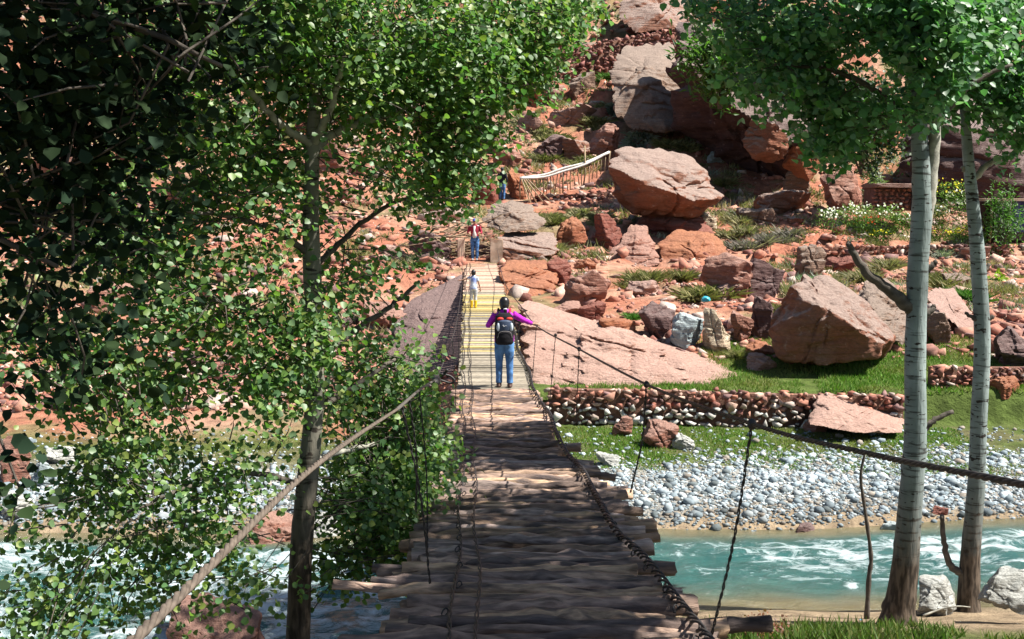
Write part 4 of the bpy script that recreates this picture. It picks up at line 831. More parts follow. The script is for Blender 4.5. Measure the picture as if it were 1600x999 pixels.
# the leafy poplar left of the bridge
lb = G(462, 1090); 
tree('poplar_tree', 'leafy poplar left of the bridge with its trunk rising out of the river bank', 'tree',
     [(455, 1110, 60, 8.5), (461, 1000, 42), (471, 880, 40), (479, 780, 38), (491, 650, 33), (490, 560, 31), (486, 400, 30), (489, 225, 23), (497, 60, 17), (500, -120, 13), (505, -380, 7)],
     [[(489, 228, 14), (440, 196, 12, 8.3), (395, 150, 10, 8.1), (342, 112, 7, 7.9), False], [(490, 232, 16), (540, 198, 13, 8.7), (595, 185, 10, 8.9), (645, 165, 7, 9.1), False],
      [(490, 228, 14), (512, 180, 12, 8.3), (528, 130, 9, 8.2), (545, 70, 6, 8.2), False], [(478, 562, 16), (425, 515, 12, 8.3), (380, 480, 9, 8.0), (330, 470, 5, 7.8), True],
      [(492, 560, 14), (550, 520, 10, 8.8), (610, 480, 8, 9.1), (655, 440, 5, 9.3), True], [(488, 720, 14), (540, 705, 9, 8.8), (600, 690, 6, 9.2), False],
      [(486, 400, 12), (430, 360, 9, 8.3), (360, 340, 7, 8.0), (280, 330, 5, 7.7), True], [(486, 420, 12), (530, 380, 9, 8.9), (590, 330, 7, 9.2), (660, 300, 5, 9.6), True],
      [(494, 640, 12), (560, 600, 8, 8.8), (620, 560, 5, 9.3), True], [(482, 760, 12), (400, 740, 9, 8.2), (300, 760, 7, 7.8), (200, 800, 4, 7.5), True],
      [(492, 120, 11), (580, 70, 9, 8.8), (700, 50, 6, 9.2), (810, 60, 4, 9.6), True], [(493, 100, 11), (400, 40, 9, 8.3), (300, 20, 6, 8.0), True]],
     [(300, 60, 170, 120, 8.0, 0.9, 210), (480, 50, 190, 120, 8.6, 1.0, 340), (660, 80, 150, 115, 9.0, 0.9, 270), (790, 50, 90, 75, 9.4, 0.6, 95), (860, 20, 50, 35, 9.6, 0.4, 22), (830, 100, 45, 30, 9.5, 0.4, 16),
      (330, 200, 150, 90, 8.1, 0.8, 95), (560, 215, 170, 100, 8.8, 0.9, 170), (700, 215, 65, 80, 9.2, 0.6, 70), (440, 300, 160, 70, 8.4, 0.9, 85), (610, 310, 130, 60, 9.0, 0.8, 85), (685, 295, 42, 34, 9.2, 0.5, 18),
      (260, 330, 150, 70, 7.8, 0.8, 70), (130, 420, 120, 90, 7.6, 0.7, 40), (330, 430, 120, 80, 8.0, 0.7, 50), (560, 430, 110, 55, 8.9, 0.7, 46), (420, 520, 130, 70, 8.3, 0.7, 72), (230, 540, 160, 90, 7.8, 0.8, 85), (80, 540, 90, 100, 7.5, 0.6, 40),
      (350, 620, 160, 80, 8.1, 0.8, 120), (180, 640, 120, 80, 7.8, 0.7, 62), (480, 620, 70, 50, 8.3, 0.5, 24), (610, 560, 80, 45, 9.3, 0.6, 36), (590, 640, 85, 55, 9.3, 0.6, 75), (620, 710, 80, 55, 9.4, 0.6, 80), (570, 770, 85, 60, 9.0, 0.6, 78), (600, 840, 70, 50, 9.1, 0.5, 50), (530, 880, 50, 35, 8.9, 0.4, 16),
      (280, 740, 170, 70, 7.9, 0.7, 110), (130, 780, 90, 80, 7.6, 0.6, 48), (180, 870, 140, 60, 7.6, 0.6, 66), (300, 840, 90, 50, 7.8, 0.5, 34), (90, 950, 110, 45, 7.5, 0.5, 36), (390, 900, 60, 50, 8.0, 0.4, 14), (250, 930, 80, 40, 7.7, 0.4, 14),
      (480, -160, 200, 120, 8.6, 1.0, 90), (480, -380, 120, 140, 8.6, 0.8, 50)],
     leaf=0.053, shape='heart', pal=POP, bark='bark2', per=13, spread=0.17, seed=101, sparse=(1.9, -0.16), dens=2.5,
     clear=((650, 565, 722, 622, 20, 0.9), (750, 215, 860, 335, 20, 0.97), (455, 150, 525, 440, 8.75, 0.9), (440, 600, 520, 800, 8.6, 0.85), (330, 95, 480, 235, 8.3, 0.55), (500, 150, 640, 235, 8.9, 0.35), (430, 380, 540, 470, 20, 0.35), (0, 640, 480, 999, 20, 0.45), (610, 430, 730, 570, 20, 0.6)))

# two poplars on the near bank at the right
b1 = G(1404, 977); b2 = G(1508, 955)
D1, D2 = b1[1], b2[1]
tree('poplar_tree', 'thicker pale-barked poplar at the right, forking high up', 'tree',
     [(1400, 990, 74), (1407, 950, 52), (1418, 870, 44), (1427, 760, 39), (1432, 600, 35), (1434, 480, 34), (1437, 330, 33), (1438, 200, 25), (1432, 60, 20), (1428, -120, 16), (1425, -420, 9)],
     [[(1440, 372, 24), (1452, 300, 22), (1462, 200, 17), (1478, 90, 12), (1490, -40, 8), False], [(1424, 484, 24), (1392, 456, 18), (1352, 424, 14), (1330, 388, 10), (1325, 380, 7), True],
      [(1440, 676, 13), (1458, 658, 9), (1488, 643, 7), True], [(1445, 492, 13), (1462, 478, 7), True], [(1446, 424, 12), (1464, 408, 7), True],
      [(1438, 210, 14), (1380, 150, 10), (1300, 110, 7), (1210, 100, 4), True], [(1436, 110, 12), (1360, 50, 8), (1260, 20, 5), True], [(1464, 190, 11), (1520, 130, 8), (1580, 100, 5), True]],
     [(1130, 15, 55, 32, D1 + 0.8, 0.6, 22), (1440, 90, 60, 100, D1 - 0.9, 0.4, 60), (1440, 0, 80, 60, D1 - 0.9, 0.4, 40), (1230, 70, 110, 90, D1 + 0.4, 1.0, 120), (1340, 60, 110, 100, D1, 1.1, 150), (1450, 50, 110, 90, D1, 1.0, 120), (1370, 170, 90, 50, D1 + 0.2, 0.8, 66), (1270, 160, 80, 45, D1 + 0.5, 0.8, 42), (1330, 225, 70, 35, D1 + 0.3, 0.6, 20),
      (1330, 250, 50, 28, D1 + 0.2, 0.4, 9), (1350, -120, 200, 130, D1, 1.4, 110), (1400, -330, 210, 150, D1, 1.5, 120), (1420, -560, 170, 140, D1, 1.3, 60)],
     leaf=0.094, shape='heart', pal=POPB, d=D1, per=14, spread=0.15, seed=111, root=b1, sparse=(1.9, -0.2), dens=1.55)
tree('poplar_tree', 'thinner pale-barked poplar at the far right with a bare forked stub', 'tree',
     [(1506, 968, 52), (1509, 940, 38), (1515, 860, 32), (1526, 720, 28), (1534, 560, 27), (1533, 430, 25), (1521, 320, 21), (1513, 230, 17), (1505, 110, 13), (1500, -60, 10), (1497, -300, 5)],
     [[(1520, 282, 11), (1538, 262, 10), (1557, 248, 9), False], [(1517, 272, 8), (1502, 262, 6), False], [(1532, 430, 9), (1546, 414, 6), True], [(1534, 510, 9), (1552, 494, 6), True], [(1533, 505, 8), (1508, 490, 5), True],
      [(1512, 900, 16), (1486, 884, 11), (1475, 850, 9), (1472, 805, 7), True], [(1508, 150, 9), (1560, 100, 7), (1610, 60, 5), True]],
     [(1540, 120, 85, 75, D2 - 0.2, 0.8, 85), (1505, 90, 50, 90, D2 - 0.8, 0.4, 45), (1585, 200, 45, 60, D2 - 0.2, 0.6, 36), (1620, 80, 90, 120, D2, 0.8, 70), (1480, 160, 60, 50, D2, 0.6, 30), (1560, 20, 90, 60, D2, 0.8, 60), (1640, 200, 60, 60, D2, 0.6, 24), (1530, -150, 150, 120, D2, 1.2, 120), (1540, -380, 130, 140, D2, 1.0, 70)],
     leaf=0.094, shape='heart', pal=POPB, d=D2, per=14, spread=0.15, seed=112, root=b2, sparse=(1.9, -0.2), dens=1.4)
# an unseen poplar added on the near right bank to shade the near deck
d3 = 6.6; b3 = np.array([4.7, 6.6, float(height(4.7, 6.6))]); q3 = lambda x, z: (CX + x / d3 * F, 300 - (z) / d3 * F)
tree('poplar_tree', 'unseen leafy poplar added on the near right bank to shade the logs', 'tree',
     [(*q3(4.7, -3.7), 60), (*q3(4.72, -1.5), 48), (*q3(4.75, 1.0), 42), (*q3(4.7, 4.0), 26), (*q3(4.7, 7.5), 10)], [],
     [(*q3(4.4, 2.7), 330, 250, d3, 1.7, 330), (*q3(4.5, 4.3), 300, 220, d3, 1.6, 180), (*q3(4.1, 2.6), 300, 210, d3 + 1.9, 1.5, 200), (*q3(4.2, 2.9), 300, 240, d3 - 1.9, 1.5, 400), (*q3(4.6, 5.2), 260, 220, d3 + 0.8, 1.5, 110)],
     leaf=0.10, pal=POPB, d=d3, per=13, spread=0.2, seed=113, root=b3, twigs=False, dens=1.3)
# the near tree whose dark leaves hang in at the upper left
d4 = 3.6; b4 = np.array([-3.6, 3.0, float(height(-3.6, 3.0))]); q4 = lambda x, z, d=d4: (CX + x / d * F, 300 - z / d * F)
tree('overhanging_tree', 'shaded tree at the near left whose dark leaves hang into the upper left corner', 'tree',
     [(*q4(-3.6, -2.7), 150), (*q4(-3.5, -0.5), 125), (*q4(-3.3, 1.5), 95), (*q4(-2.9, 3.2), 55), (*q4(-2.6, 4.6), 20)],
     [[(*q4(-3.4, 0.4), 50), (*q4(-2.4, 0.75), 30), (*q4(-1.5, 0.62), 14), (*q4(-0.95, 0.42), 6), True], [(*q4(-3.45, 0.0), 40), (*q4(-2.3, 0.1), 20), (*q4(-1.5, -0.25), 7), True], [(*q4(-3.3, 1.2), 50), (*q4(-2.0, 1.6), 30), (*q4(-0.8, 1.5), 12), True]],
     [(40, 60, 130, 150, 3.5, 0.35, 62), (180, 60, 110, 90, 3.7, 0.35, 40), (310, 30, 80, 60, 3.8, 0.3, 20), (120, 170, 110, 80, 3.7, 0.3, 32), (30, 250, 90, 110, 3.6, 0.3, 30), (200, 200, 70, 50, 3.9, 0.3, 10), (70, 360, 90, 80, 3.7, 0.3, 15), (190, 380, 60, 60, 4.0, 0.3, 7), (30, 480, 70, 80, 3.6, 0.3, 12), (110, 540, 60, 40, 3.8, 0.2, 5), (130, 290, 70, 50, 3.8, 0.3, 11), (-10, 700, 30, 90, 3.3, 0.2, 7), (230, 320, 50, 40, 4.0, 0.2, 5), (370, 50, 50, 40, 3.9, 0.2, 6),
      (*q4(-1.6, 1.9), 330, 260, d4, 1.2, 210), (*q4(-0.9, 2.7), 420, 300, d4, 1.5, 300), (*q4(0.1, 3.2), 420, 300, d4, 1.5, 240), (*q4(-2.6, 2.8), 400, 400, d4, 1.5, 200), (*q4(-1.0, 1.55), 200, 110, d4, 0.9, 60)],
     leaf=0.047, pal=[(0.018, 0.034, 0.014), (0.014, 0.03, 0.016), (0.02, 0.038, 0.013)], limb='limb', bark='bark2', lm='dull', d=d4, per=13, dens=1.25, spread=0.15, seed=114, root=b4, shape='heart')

# trees and shrubs on the far slope
def bush(px, py, w_, h_, label, cat='shrub', name='shrub', d=None, pal=POP, leaf=0.12, n=900, shape='dia', seed=0, group=None, stem=True, mt='leaf', up=0.5, droop=0.35):
    rng = np.random.default_rng(seed + int(px)); d = d or ground(px, py); b = at(px, py, d); b[2] -= 0.05; W = w_ * d / F / 2; H = h_ * d / F
    t = thing(name, label, cat, b, 0, group)
    k = max(6, n // 30); cl = rng.normal(size=(k, 3)); cl /= np.linalg.norm(cl, axis=1)[:, None]; cl *= rng.random((k, 1)) ** 0.45; cl = cl * [W, W * 0.8, H * 0.5] + b + [0, 0, H * 0.52]
    P = cl[rng.integers(0, k, n)] + rng.normal(0, 0.14, (n, 3)) * [W, W, H * 0.6]
    V, Fc, C = leaves(P, leaf, pal, rng, shape, up, 0.3, droop); mesh('foliage', V, Fc, M[mt], t, col=C, loc=b)
    if stem:
        s = MB()
        for i in range(5): s.add(*tube(np.array([b - [0, 0, 0.1], b + [rng.normal(0, W * 0.15), 0, H * 0.3], cl[rng.integers(0, k)]]), [0.02 + leaf * 0.2, 0.015 + leaf * 0.1, 0.008], 5))
        s.build('stem', M['limb'], t, loc=b)
    return t
FEA = [(0.07, 0.16, 0.03), (0.10, 0.21, 0.04), (0.055, 0.13, 0.03)]
bush(1125, 165, 125, 120, 'feathery bright green shrub spilling over the dark cliff', 'shrub', 'feathery_shrub', d=55.0, pal=FEA, leaf=0.5, n=2600, shape='needle', seed=1, droop=-0.4)
bush(1215, 150, 130, 140, 'leafy green tree growing behind the feathery shrub on the cliff', 'tree', 'slope_tree', d=60, pal=POP, leaf=0.26, n=2600, seed=2)
bush(1345, 268, 150, 150, 'dark green bushy tree behind the flower garden', 'tree', 'slope_tree', d=52, pal=[(0.03, 0.065, 0.022), (0.04, 0.08, 0.025), (0.025, 0.05, 0.02)], leaf=0.2, n=4200, seed=3)
bush(905, 52, 90, 70, 'green shrub at the top beside the topmost crag', 'shrub', 'shrub', d=80, pal=POP, leaf=0.3, n=900, seed=4)
bush(1370, 330, 66, 80, 'spiky grey-green shrub beside the stone hut', 'shrub', 'shrub', pal=[(0.14, 0.19, 0.10), (0.18, 0.22, 0.12)], leaf=0.35, n=500, shape='needle', seed=5, droop=-0.6)
bush(1562, 415, 70, 130, 'tall green bush at the right end of the garden', 'shrub', 'shrub', d=46.3, pal=[(0.06, 0.15, 0.03), (0.09, 0.2, 0.035)], leaf=0.22, n=1500, shape='needle', seed=6, droop=-0.4)

def tuft(px, py, w_, h_, pal, label, n=2600, seed=0, name='grass_tuft', cat='grass tuft', d=None):
    """a tussock: thin arching blades from one base"""
    rng = np.random.default_rng(seed + int(px * 3 + py)); d = d or ground(px, py); b = at(px, py, d); W = w_ * d / F / 2; H = h_ * d / F * 1.1
    kc = max(3, int(W * 7)); cc = rng.normal(0, 0.42, (kc, 2)); ci = rng.integers(0, kc, n); bx = (cc[ci, 0] + rng.normal(0, 0.13, n)) * W; by = (cc[ci, 1] + rng.normal(0, 0.13, n)) * W * 0.7; z = height(b[0] + bx, b[1] + by) - 0.03
    B = np.stack([b[0] + bx, b[1] + by, z], 1); dr = np.stack([rng.normal(0, 0.5, n) + bx / W * 0.3, rng.normal(0, 0.5, n), rng.uniform(0.35, 1.0, n)], 1) * (min(H * 0.8, 0.65) * rng.uniform(0.25, 1.0, n))[:, None]
    sd_ = np.cross(dr, rng.normal(size=(n, 3))); sd_ /= np.linalg.norm(sd_, axis=1)[:, None] + 1e-9; sd_ *= max(0.005, 0.00028 * d)
    V = np.stack([B - sd_, B + sd_, B + dr * 0.6 + sd_ * 0.6, B + dr + [0, 0, -0.1 * H]], 1).reshape(-1, 3); i = np.arange(n)[:, None] * 4
    Fc = np.concatenate([i + [0, 1, 2], i + [0, 2, 3]]); loc = np.array([b[0], b[1], float(height(b[0], b[1]))])
    o = mesh(name, V, Fc, M['grass'], col=np.repeat(pick(rng, pal, n, 0.3), 4, 0), loc=loc); return tag(o, label, cat, 'tufts on the rocky slope')
YG = [(0.20, 0.195, 0.08), (0.26, 0.235, 0.11), (0.14, 0.15, 0.055)]; DRY = [(0.34, 0.29, 0.17), (0.26, 0.24, 0.13), (0.22, 0.22, 0.12)]; GG = [(0.24, 0.27, 0.22), (0.30, 0.32, 0.28), (0.17, 0.2, 0.15)]; HEA = [(0.22, 0.19, 0.17), (0.17, 0.16, 0.14), (0.26, 0.24, 0.2)]; BGR = [(0.07, 0.17, 0.03), (0.10, 0.21, 0.04)]
for a in [
 (1015, 445, 110, 32, YG, 'yellow-green grass mound below the pyramid-shaped boulder'), (1092, 470, 80, 50, YG, 'large yellow-green tuft above the cream boulder'), (1065, 440, 50, 30, YG, 'grass tuft below the bright orange boulder'),
 (988, 498, 42, 16, BGR, 'small green patch above the low orange rock'), (1042, 568, 26, 16, DRY, 'small dry tuft in a crack of the long slab'), (1022, 552, 24, 14, DRY, 'tiny tuft at the upper crack of the long slab'), (1154, 560, 26, 24, YG, 'green tuft beside the pale flat stone'),
 (1292, 442, 70, 20, [(0.16, 0.27, 0.14), (0.2, 0.3, 0.17)], 'blue-green cushion of leaves on top of the giant boulder'), (1225, 380, 95, 34, HEA, 'dark grey heather strip left of the garden wall'), (1175, 385, 60, 30, HEA, 'grey heather clump above the pink outcrop'),
 (846, 345, 34, 30, DRY, 'dry bush at the right end of the brown overhanging boulder'), (868, 350, 40, 26, YG, 'yellowish tuft above the tan and red wedge'), (905, 338, 46, 50, DRY, 'dry scrub under the red stone wall'), (940, 345, 40, 40, DRY, 'dry scrub above the dark red wedge'),
 (862, 395, 26, 30, DRY, 'dry tuft at the right end of the flat block'), (1128, 292, 24, 24, YG, 'yellow tuft behind the right tip of the overhanging boulder'), (1150, 350, 40, 30, DRY, 'dry tuft below the flat grey-tan rock'), (1062, 235, 50, 26, YG, 'yellow-green tuft behind the overhanging boulder'),
 (1000, 218, 60, 60, GG, 'ash-grey bush on the slope below the grey-tan face'), (978, 168, 46, 50, GG, 'grey-green bush at the foot of the grey-tan face'), (955, 124, 20, 18, BGR, 'small dark green plant on the grey-tan face'), (935, 195, 60, 30, YG, 'yellow-green grass right of the pink strip of rock'),
 (835, 205, 60, 46, DRY, 'dry tawny bush above the grey cut block'), (868, 218, 50, 30, YG, 'yellow tuft between the cut block and the pink strip'), (830, 135, 44, 26, DRY, 'dry tuft left of the low wedge'), (905, 188, 30, 18, BGR, 'small green tuft below the pink strip of rock'),
 (1380, 425, 60, 34, DRY, 'dry bush below the garden wall beside the thick trunk'), (1480, 445, 90, 36, YG, 'grassy tuft between the two right-hand trunks'), (1215, 492, 20, 30, YG, 'small tuft against the left of the giant boulder'), (850, 250, 40, 22, YG, 'grass below the grey cut block'), (905, 256, 60, 16, YG, 'low grass behind the white pole railing'),
 (1350, 440, 40, 30, DRY, 'dry tuft behind the brown boulder'), (1480, 400, 70, 20, GG, 'grey-green plants at the foot of the garden wall'), (1150, 372, 50, 26, DRY, 'dry tuft right of the bright orange boulder'), (1510, 470, 50, 40, BGR, 'green grass right of the tilted pale slab'), (985, 300, 30, 30, DRY, 'dry grass at the left foot of the overhanging boulder'),
 (660, 420, 24, 18, BGR, 'small green plant on the retaining wall by the landing'), (1420, 300, 40, 60, DRY, 'tall dry grass behind the stone hut'), (695, 460, 30, 20, BGR, 'green sprig at the top of the purplish slope')]:
    tuft(*a)

def scrub():
    """dry scrub in uncountable clumps over the stony slope"""
    rng = np.random.default_rng(41); d = 30 + 62 * rng.random(7600); x = rng.uniform(-0.48, 0.48, 7600) * d; p = np.stack([x, d, 0 * x], 1)
    k = (fbm(p * 0.28, 91) + 0.5 * fbm(p * 0.9, 92) + 0.18 * sm(50, 60, d) > 0.13) & ~((np.abs(x - (0.43 - 0.0377 * d)) < 1.0) & (d < 47)) & ~((x > 0.3) & (d < 33)); x, d = x[k], d[k]; n = len(x); m_ = 46
    c = pick(rng, DRY + YG + GG[:2] + DRY, n, 0.25); R_ = rng.uniform(0.15, 0.5, n); cx = np.repeat(x, m_) + rng.normal(0, 0.5, n * m_) * np.repeat(R_, m_); cy = np.repeat(d, m_) + rng.normal(0, 0.5, n * m_) * np.repeat(R_, m_)
    B = np.stack([cx, cy, height(cx, cy) - 0.02], 1); N_ = len(B); dr = np.stack([rng.normal(0, 0.5, N_), rng.normal(0, 0.5, N_), rng.uniform(0.4, 1.1, N_)], 1) * (np.repeat(R_, m_) * rng.uniform(0.5, 1.1, N_))[:, None]
    sd_ = np.cross(dr, rng.normal(size=(N_, 3))); sd_ /= np.linalg.norm(sd_, axis=1)[:, None] + 1e-9; sd_ *= (0.012 + 0.00035 * cy)[:, None]
    V = np.stack([B - sd_, B + sd_, B + dr], 1).reshape(-1, 3)
    o = mesh('scrub', V, np.arange(3 * N_).reshape(-1, 3), M['grass'], col=np.repeat(np.repeat(c, m_, 0) * rng.uniform(0.7, 1.3, (N_, 1)), 3, 0)); o['kind'] = 'stuff'; tag(o, 'dry tawny scrub scattered over the stony slope', 'scrub')
scrub()

def grass_field():
    """short turf: the terrace, the river flat by the wall and the near bank; nobody could count it"""
    rng = np.random.default_rng(31); X, Y, K = [], [], []
    for (x0, x1, y0, y1, n, thr) in ((1.0, 14, 25.25, 27.6, 22000, -0.12), (5, 14, 27.5, 30.5, 22000, -0.2), (0.8, 10, 20.2, 24.5, 36000, 0.08), (1.4, 7, 7.5, 11.6, 13000, 0.05), (-9, -3, 20, 24, 5000, 0.1)):
        x = rng.uniform(x0, x1, n); y = rng.uniform(y0, y1, n); p = np.stack([x, y, 0 * x], 1); k = fbm(p * 0.55, 77) + 0.4 * fbm(p * 2.0, 78) + ((0.45 * (1 - sm(2.6, 4.2, x)) * sm(20.2, 21.2, y) + 0.3 * sm(6.5, 8, x)) if y0 == 20.2 else 0) > thr
        X.append(x[k]); Y.append(y[k]); K.append(np.full(k.sum(), 0.85 if y0 > 25 else 0.55 if y0 > 15 else 1.2))
    x, y, s = map(np.concatenate, (X, Y, K)); n = len(x); B = np.stack([x, y, height(x, y) - 0.02], 1)
    h = rng.uniform(0.05, 0.15, n) * s * (1 + 0.7 * fbm(B * [0.9, 0.9, 0], 79)); dr = np.stack([rng.normal(0, 0.45, n), rng.normal(0, 0.45, n), np.ones(n)], 1) * h[:, None]; sd_ = rng.normal(size=(n, 3)) * [1, 1, 0]; sd_ /= np.linalg.norm(sd_, axis=1)[:, None]; sd_ *= 0.016
    V = np.stack([B - sd_, B + sd_, B + dr], 1).reshape(-1, 3); Fc = np.arange(3 * n).reshape(-1, 3)
    C = pick(rng, [(0.10, 0.22, 0.03), (0.13, 0.26, 0.035), (0.17, 0.23, 0.05), (0.08, 0.17, 0.025)], n, 0.25); C = np.where((y < 13)[:, None], C * [0.75, 0.62, 0.9], C)
    dry = sm(0.0, 0.35, fbm(B * [0.8, 0.8, 0], 83) + 0.5 * rng.normal(0, 0.3, n))[:, None] * 0.7; C = C * (1 - dry) + np.array([0.24, 0.22, 0.08]) * dry
    o = mesh('turf', V, Fc, M['grass'], col=np.repeat(C, 3, 0)); o['kind'] = 'stuff'; tag(o, 'bright green turf on the terrace and along the bank', 'grass')
grass_field()

# flowers of the garden
def flowers(px, py, w_, h_, cols, nf, label, d=47.0, name='flowering_plant', seed=0, fs=0.07, top=True):
    rng = np.random.default_rng(seed + int(px)); b = at(px, py, d); W = w_ * d / F / 2; H = h_ * d / F; t = thing(name, label, 'plant', b, 0, 'flowers of the garden')
    n = 420; P = np.stack([b[0] + rng.uniform(-1, 1, n) * W, b[1] + rng.uniform(-0.4, 0.4, n), b[2] + H * rng.random(n) ** 0.8 * 0.92], 1)
    V, Fc, C = leaves(P, 0.16, [(0.10, 0.22, 0.035), (0.16, 0.27, 0.05), (0.07, 0.15, 0.03)], rng, 'needle', 0.2, 0.3, -0.5); mesh('leaves', V, Fc, M['needle'], t, col=C, loc=b)
    P = np.stack([b[0] + rng.uniform(-1, 1, nf) * W, b[1] - rng.uniform(-0.1, 0.5, nf), b[2] + H * (rng.uniform(0.62, 1.05, nf) if top else rng.uniform(0.2, 1.0, nf))], 1)
    V, Fc, C = leaves(P, fs * 1.5, cols, rng, 'heart', 0.6, 0.1, 0); mesh('blossoms', V, Fc, M['petal'], t, col=C, loc=b)
WH = [(0.75, 0.76, 0.7), (0.7, 0.7, 0.62)]; YE = [(0.75, 0.6, 0.03), (0.7, 0.62, 0.05)]; RE = [(0.6, 0.08, 0.03), (0.65, 0.15, 0.05)]
for a in [(1300, 365, 44, 40, WH, 70, 'white flowers at the left end of the garden wall'), (1338, 362, 40, 44, WH, 60, 'white flowers behind the red ones'), (1352, 372, 36, 34, RE, 24, 'plant with red blossoms in the middle of the white flowers'),
          (1385, 362, 36, 42, WH, 34, 'leafy pale flowers right of the red blossoms'), (1412, 368, 30, 36, WH, 36, 'white flowers against the left of the thick trunk'), (1372, 378, 40, 18, YE, 26, 'low yellow flowers on the wall top left of the thick trunk'),
          (1462, 362, 28, 40, WH, 40, 'white flowers right of the thick trunk'), (1495, 360, 50, 60, WH, 90, 'tall spray of white flowers left of the thin trunk'), (1480, 340, 50, 58, YE, 40, 'tall yellow flowers behind the white spray'), (1475, 378, 50, 20, YE, 40, 'low yellow flowers on the wall top right of the thick trunk'), (1516, 376, 30, 26, YE, 18, 'yellow flowers at the foot of the thin trunk')]:
    flowers(*a)
V_ = at(1556, 468, 40); pt = thing('flower_pot', 'terracotta pot of yellow-green leaves beside the stone steps', 'flower pot', V_)
mesh('pot', *tube(np.array([V_, V_ + [0, 0, 0.25], V_ + [0, 0, 0.45], V_ + [0, 0, 0.5]]), [0.2, 0.27, 0.31, 0.33], 16), mat('terracotta', (0.42, 0.14, 0.07), 0.85, vary=0.2), pt, smooth=True, loc=V_)
rng = np.random.default_rng(3); P = V_ + [0, 0, 0.62] + rng.normal(0, 0.17, (130, 3)); V, Fc, C = leaves(P, 0.17, [(0.25, 0.35, 0.03), (0.3, 0.4, 0.05)], rng); mesh('leaves', V, Fc, M['leaf'], pt, col=C, loc=V_)
b = at(1192, 1000, ground(1192, 996)); P = b + [0, 0, 0.08] + np.random.default_rng(4).normal(0, 1, (700, 3)) * [0.13, 0.1, 0.065]; V, Fc, C = leaves(P, 0.035, [(0.22, 0.09, 0.05), (0.28, 0.13, 0.07), (0.16, 0.07, 0.04)], np.random.default_rng(5)); t_ = thing('dried_bush', 'small dried rust-brown bush on the sand at the bottom', 'bush', b)
mesh('foliage', V, Fc, M['leaf'], t_, col=C, loc=b); s = MB(); [s.add(*tube(np.array([b, b + [0.05 * math.cos(i), 0.05 * math.sin(i), 0.1], b + [0.12 * math.cos(i), 0.1 * math.sin(i), 0.17]]), 0.004, 4)) for i in range(7)]; s.build('stem', M['limb'], t_, loc=b)

# thin dead sapling on the near bank with a blue plastic scrap at its foot
sb = G(1354, 968); dS = sb[1]
P = np.array([at(1354, 972, dS), at(1358, 900, dS), at(1361, 870, dS), at(1352, 800, dS), at(1345, 745, dS), at(1352, 706, dS)])
o = mesh('dead_sapling', *tube(spline(P, 30), np.linspace(0.034, 0.014, 30) * (1 + 0.15 * np.sin(np.arange(30) * 1.7)), 8), M['limb'], smooth=True, loc=P[0]); tag(o, 'thin dark dead sapling standing left of the thick trunk', 'sapling')
c = at(1350, 978, dS - 0.15); V, f = ico(3); V = V * [0.045, 0.05, 0.10] * (1 + 0.35 * fbm(V * 2.4, 5))[:, None]; V = V @ np.array([[0.8, 0, 0.6], [0, 1, 0], [-0.6, 0, 0.8]])
o = mesh('plastic_scrap', V + c, f, mat('blue_plastic', (0.10, 0.33, 0.50), 0.35, 0.5, vary=0.4, vscale=20), smooth=True, loc=c); tag(o, 'crumpled blue plastic scrap at the foot of the dead sapling', 'litter')
c = at(1103, 468, 31); V, f = ico(3); V = V * [0.13, 0.12, 0.09] * (1 + 0.3 * fbm(V * 2.2, 8))[:, None]; o = mesh('plastic_scrap', V + c, f, mat('turquoise_plastic', (0.05, 0.4, 0.5), 0.4, 0.5), smooth=True, loc=c); tag(o, 'turquoise plastic bag in the grass above the cream boulder', 'litter')

# driftwood below the right-hand trunks
rng = np.random.default_rng(14)
for i, lab in enumerate(['pale twig leaning on the white boulder', 'pale twig lying right of the thin trunk', 'crooked stick on the grass between the trunks']):
    px, py = ((1462, 900), (1560, 945), (1478, 965))[i]; b = G(px, py); P = b + np.array([[-0.28, 0, 0.02], [-0.05, 0.03, 0.09], [0.12, -0.03, 0.05 + 0.05 * i], [0.3, 0.02, 0.12]]) * (1 if i else [0.4, 1, 1.8])
    o = mesh('driftwood', *tube(spline(P, 14), np.linspace(0.014, 0.006, 14), 6), M['palelimb'], smooth=True, loc=b); tag(o, lab, 'stick')

# brushwood by the landing, pole railing, hut, steps
bw = at(690, 402, 46.3); bwt = thing('brushwood_pile', 'tangled pile of pale dry branches at the left end of the landing', 'brushwood', bw); q = MB(); rng = np.random.default_rng(15)
for i in range(95):
    a = at(rng.uniform(640, 745), rng.uniform(346, 404), 46.2 + rng.uniform(-0.5, 0.9)); an = rng.normal(0.12, 0.22); L_ = rng.uniform(0.7, 2.3); dv = np.array([math.cos(an), rng.normal(0, 0.25), math.sin(an)]); a = a - dv * L_ * 0.4
    q.add(*tube(spline([a, a + dv * L_ * 0.5 + rng.normal(0, 0.05, 3), a + dv * L_ + rng.normal(0, 0.07, 3)], 7), rng.uniform(0.012, 0.035) * np.linspace(1, 0.5, 7), 5), np.array([0.40, 0.29, 0.19]) * rng.uniform(0.4, 1.25))
M['twigc'] = mat('dry_branch', attr=True, rough=0.85, vary=0.3, vscale=9)
o = q.build('branches', M['twigc'], bwt, col=True, loc=bw); o['kind'] = 'stuff'
RL = [(812, 279, 57.2), (850, 277, 57.3), (880, 268, 57.4), (915, 257, 57.6), (952, 238, 58)]
rp = np.array([at(*p) for p in RL]); rl = thing('pole_railing', 'rustic railing of thin sticks with long white top poles along the hillside path', 'railing', rp[0] - [0, 0, 0.95])
ML = mat('whitewashed_pole', (0.72, 0.68, 0.62), 0.7, vary=0.15, vscale=6)
for dz, dy in ((0.0, 0.0), (0.12, 0.12)):
    mesh('top_pole', *tube(spline(rp + [0, dy, dz] * np.array([[0.2], [1], [1.3], [0.8], [0.1]]), 24), 0.062, 7), ML, rl, smooth=True, loc=rp[0] - [0, 0, 0.95])
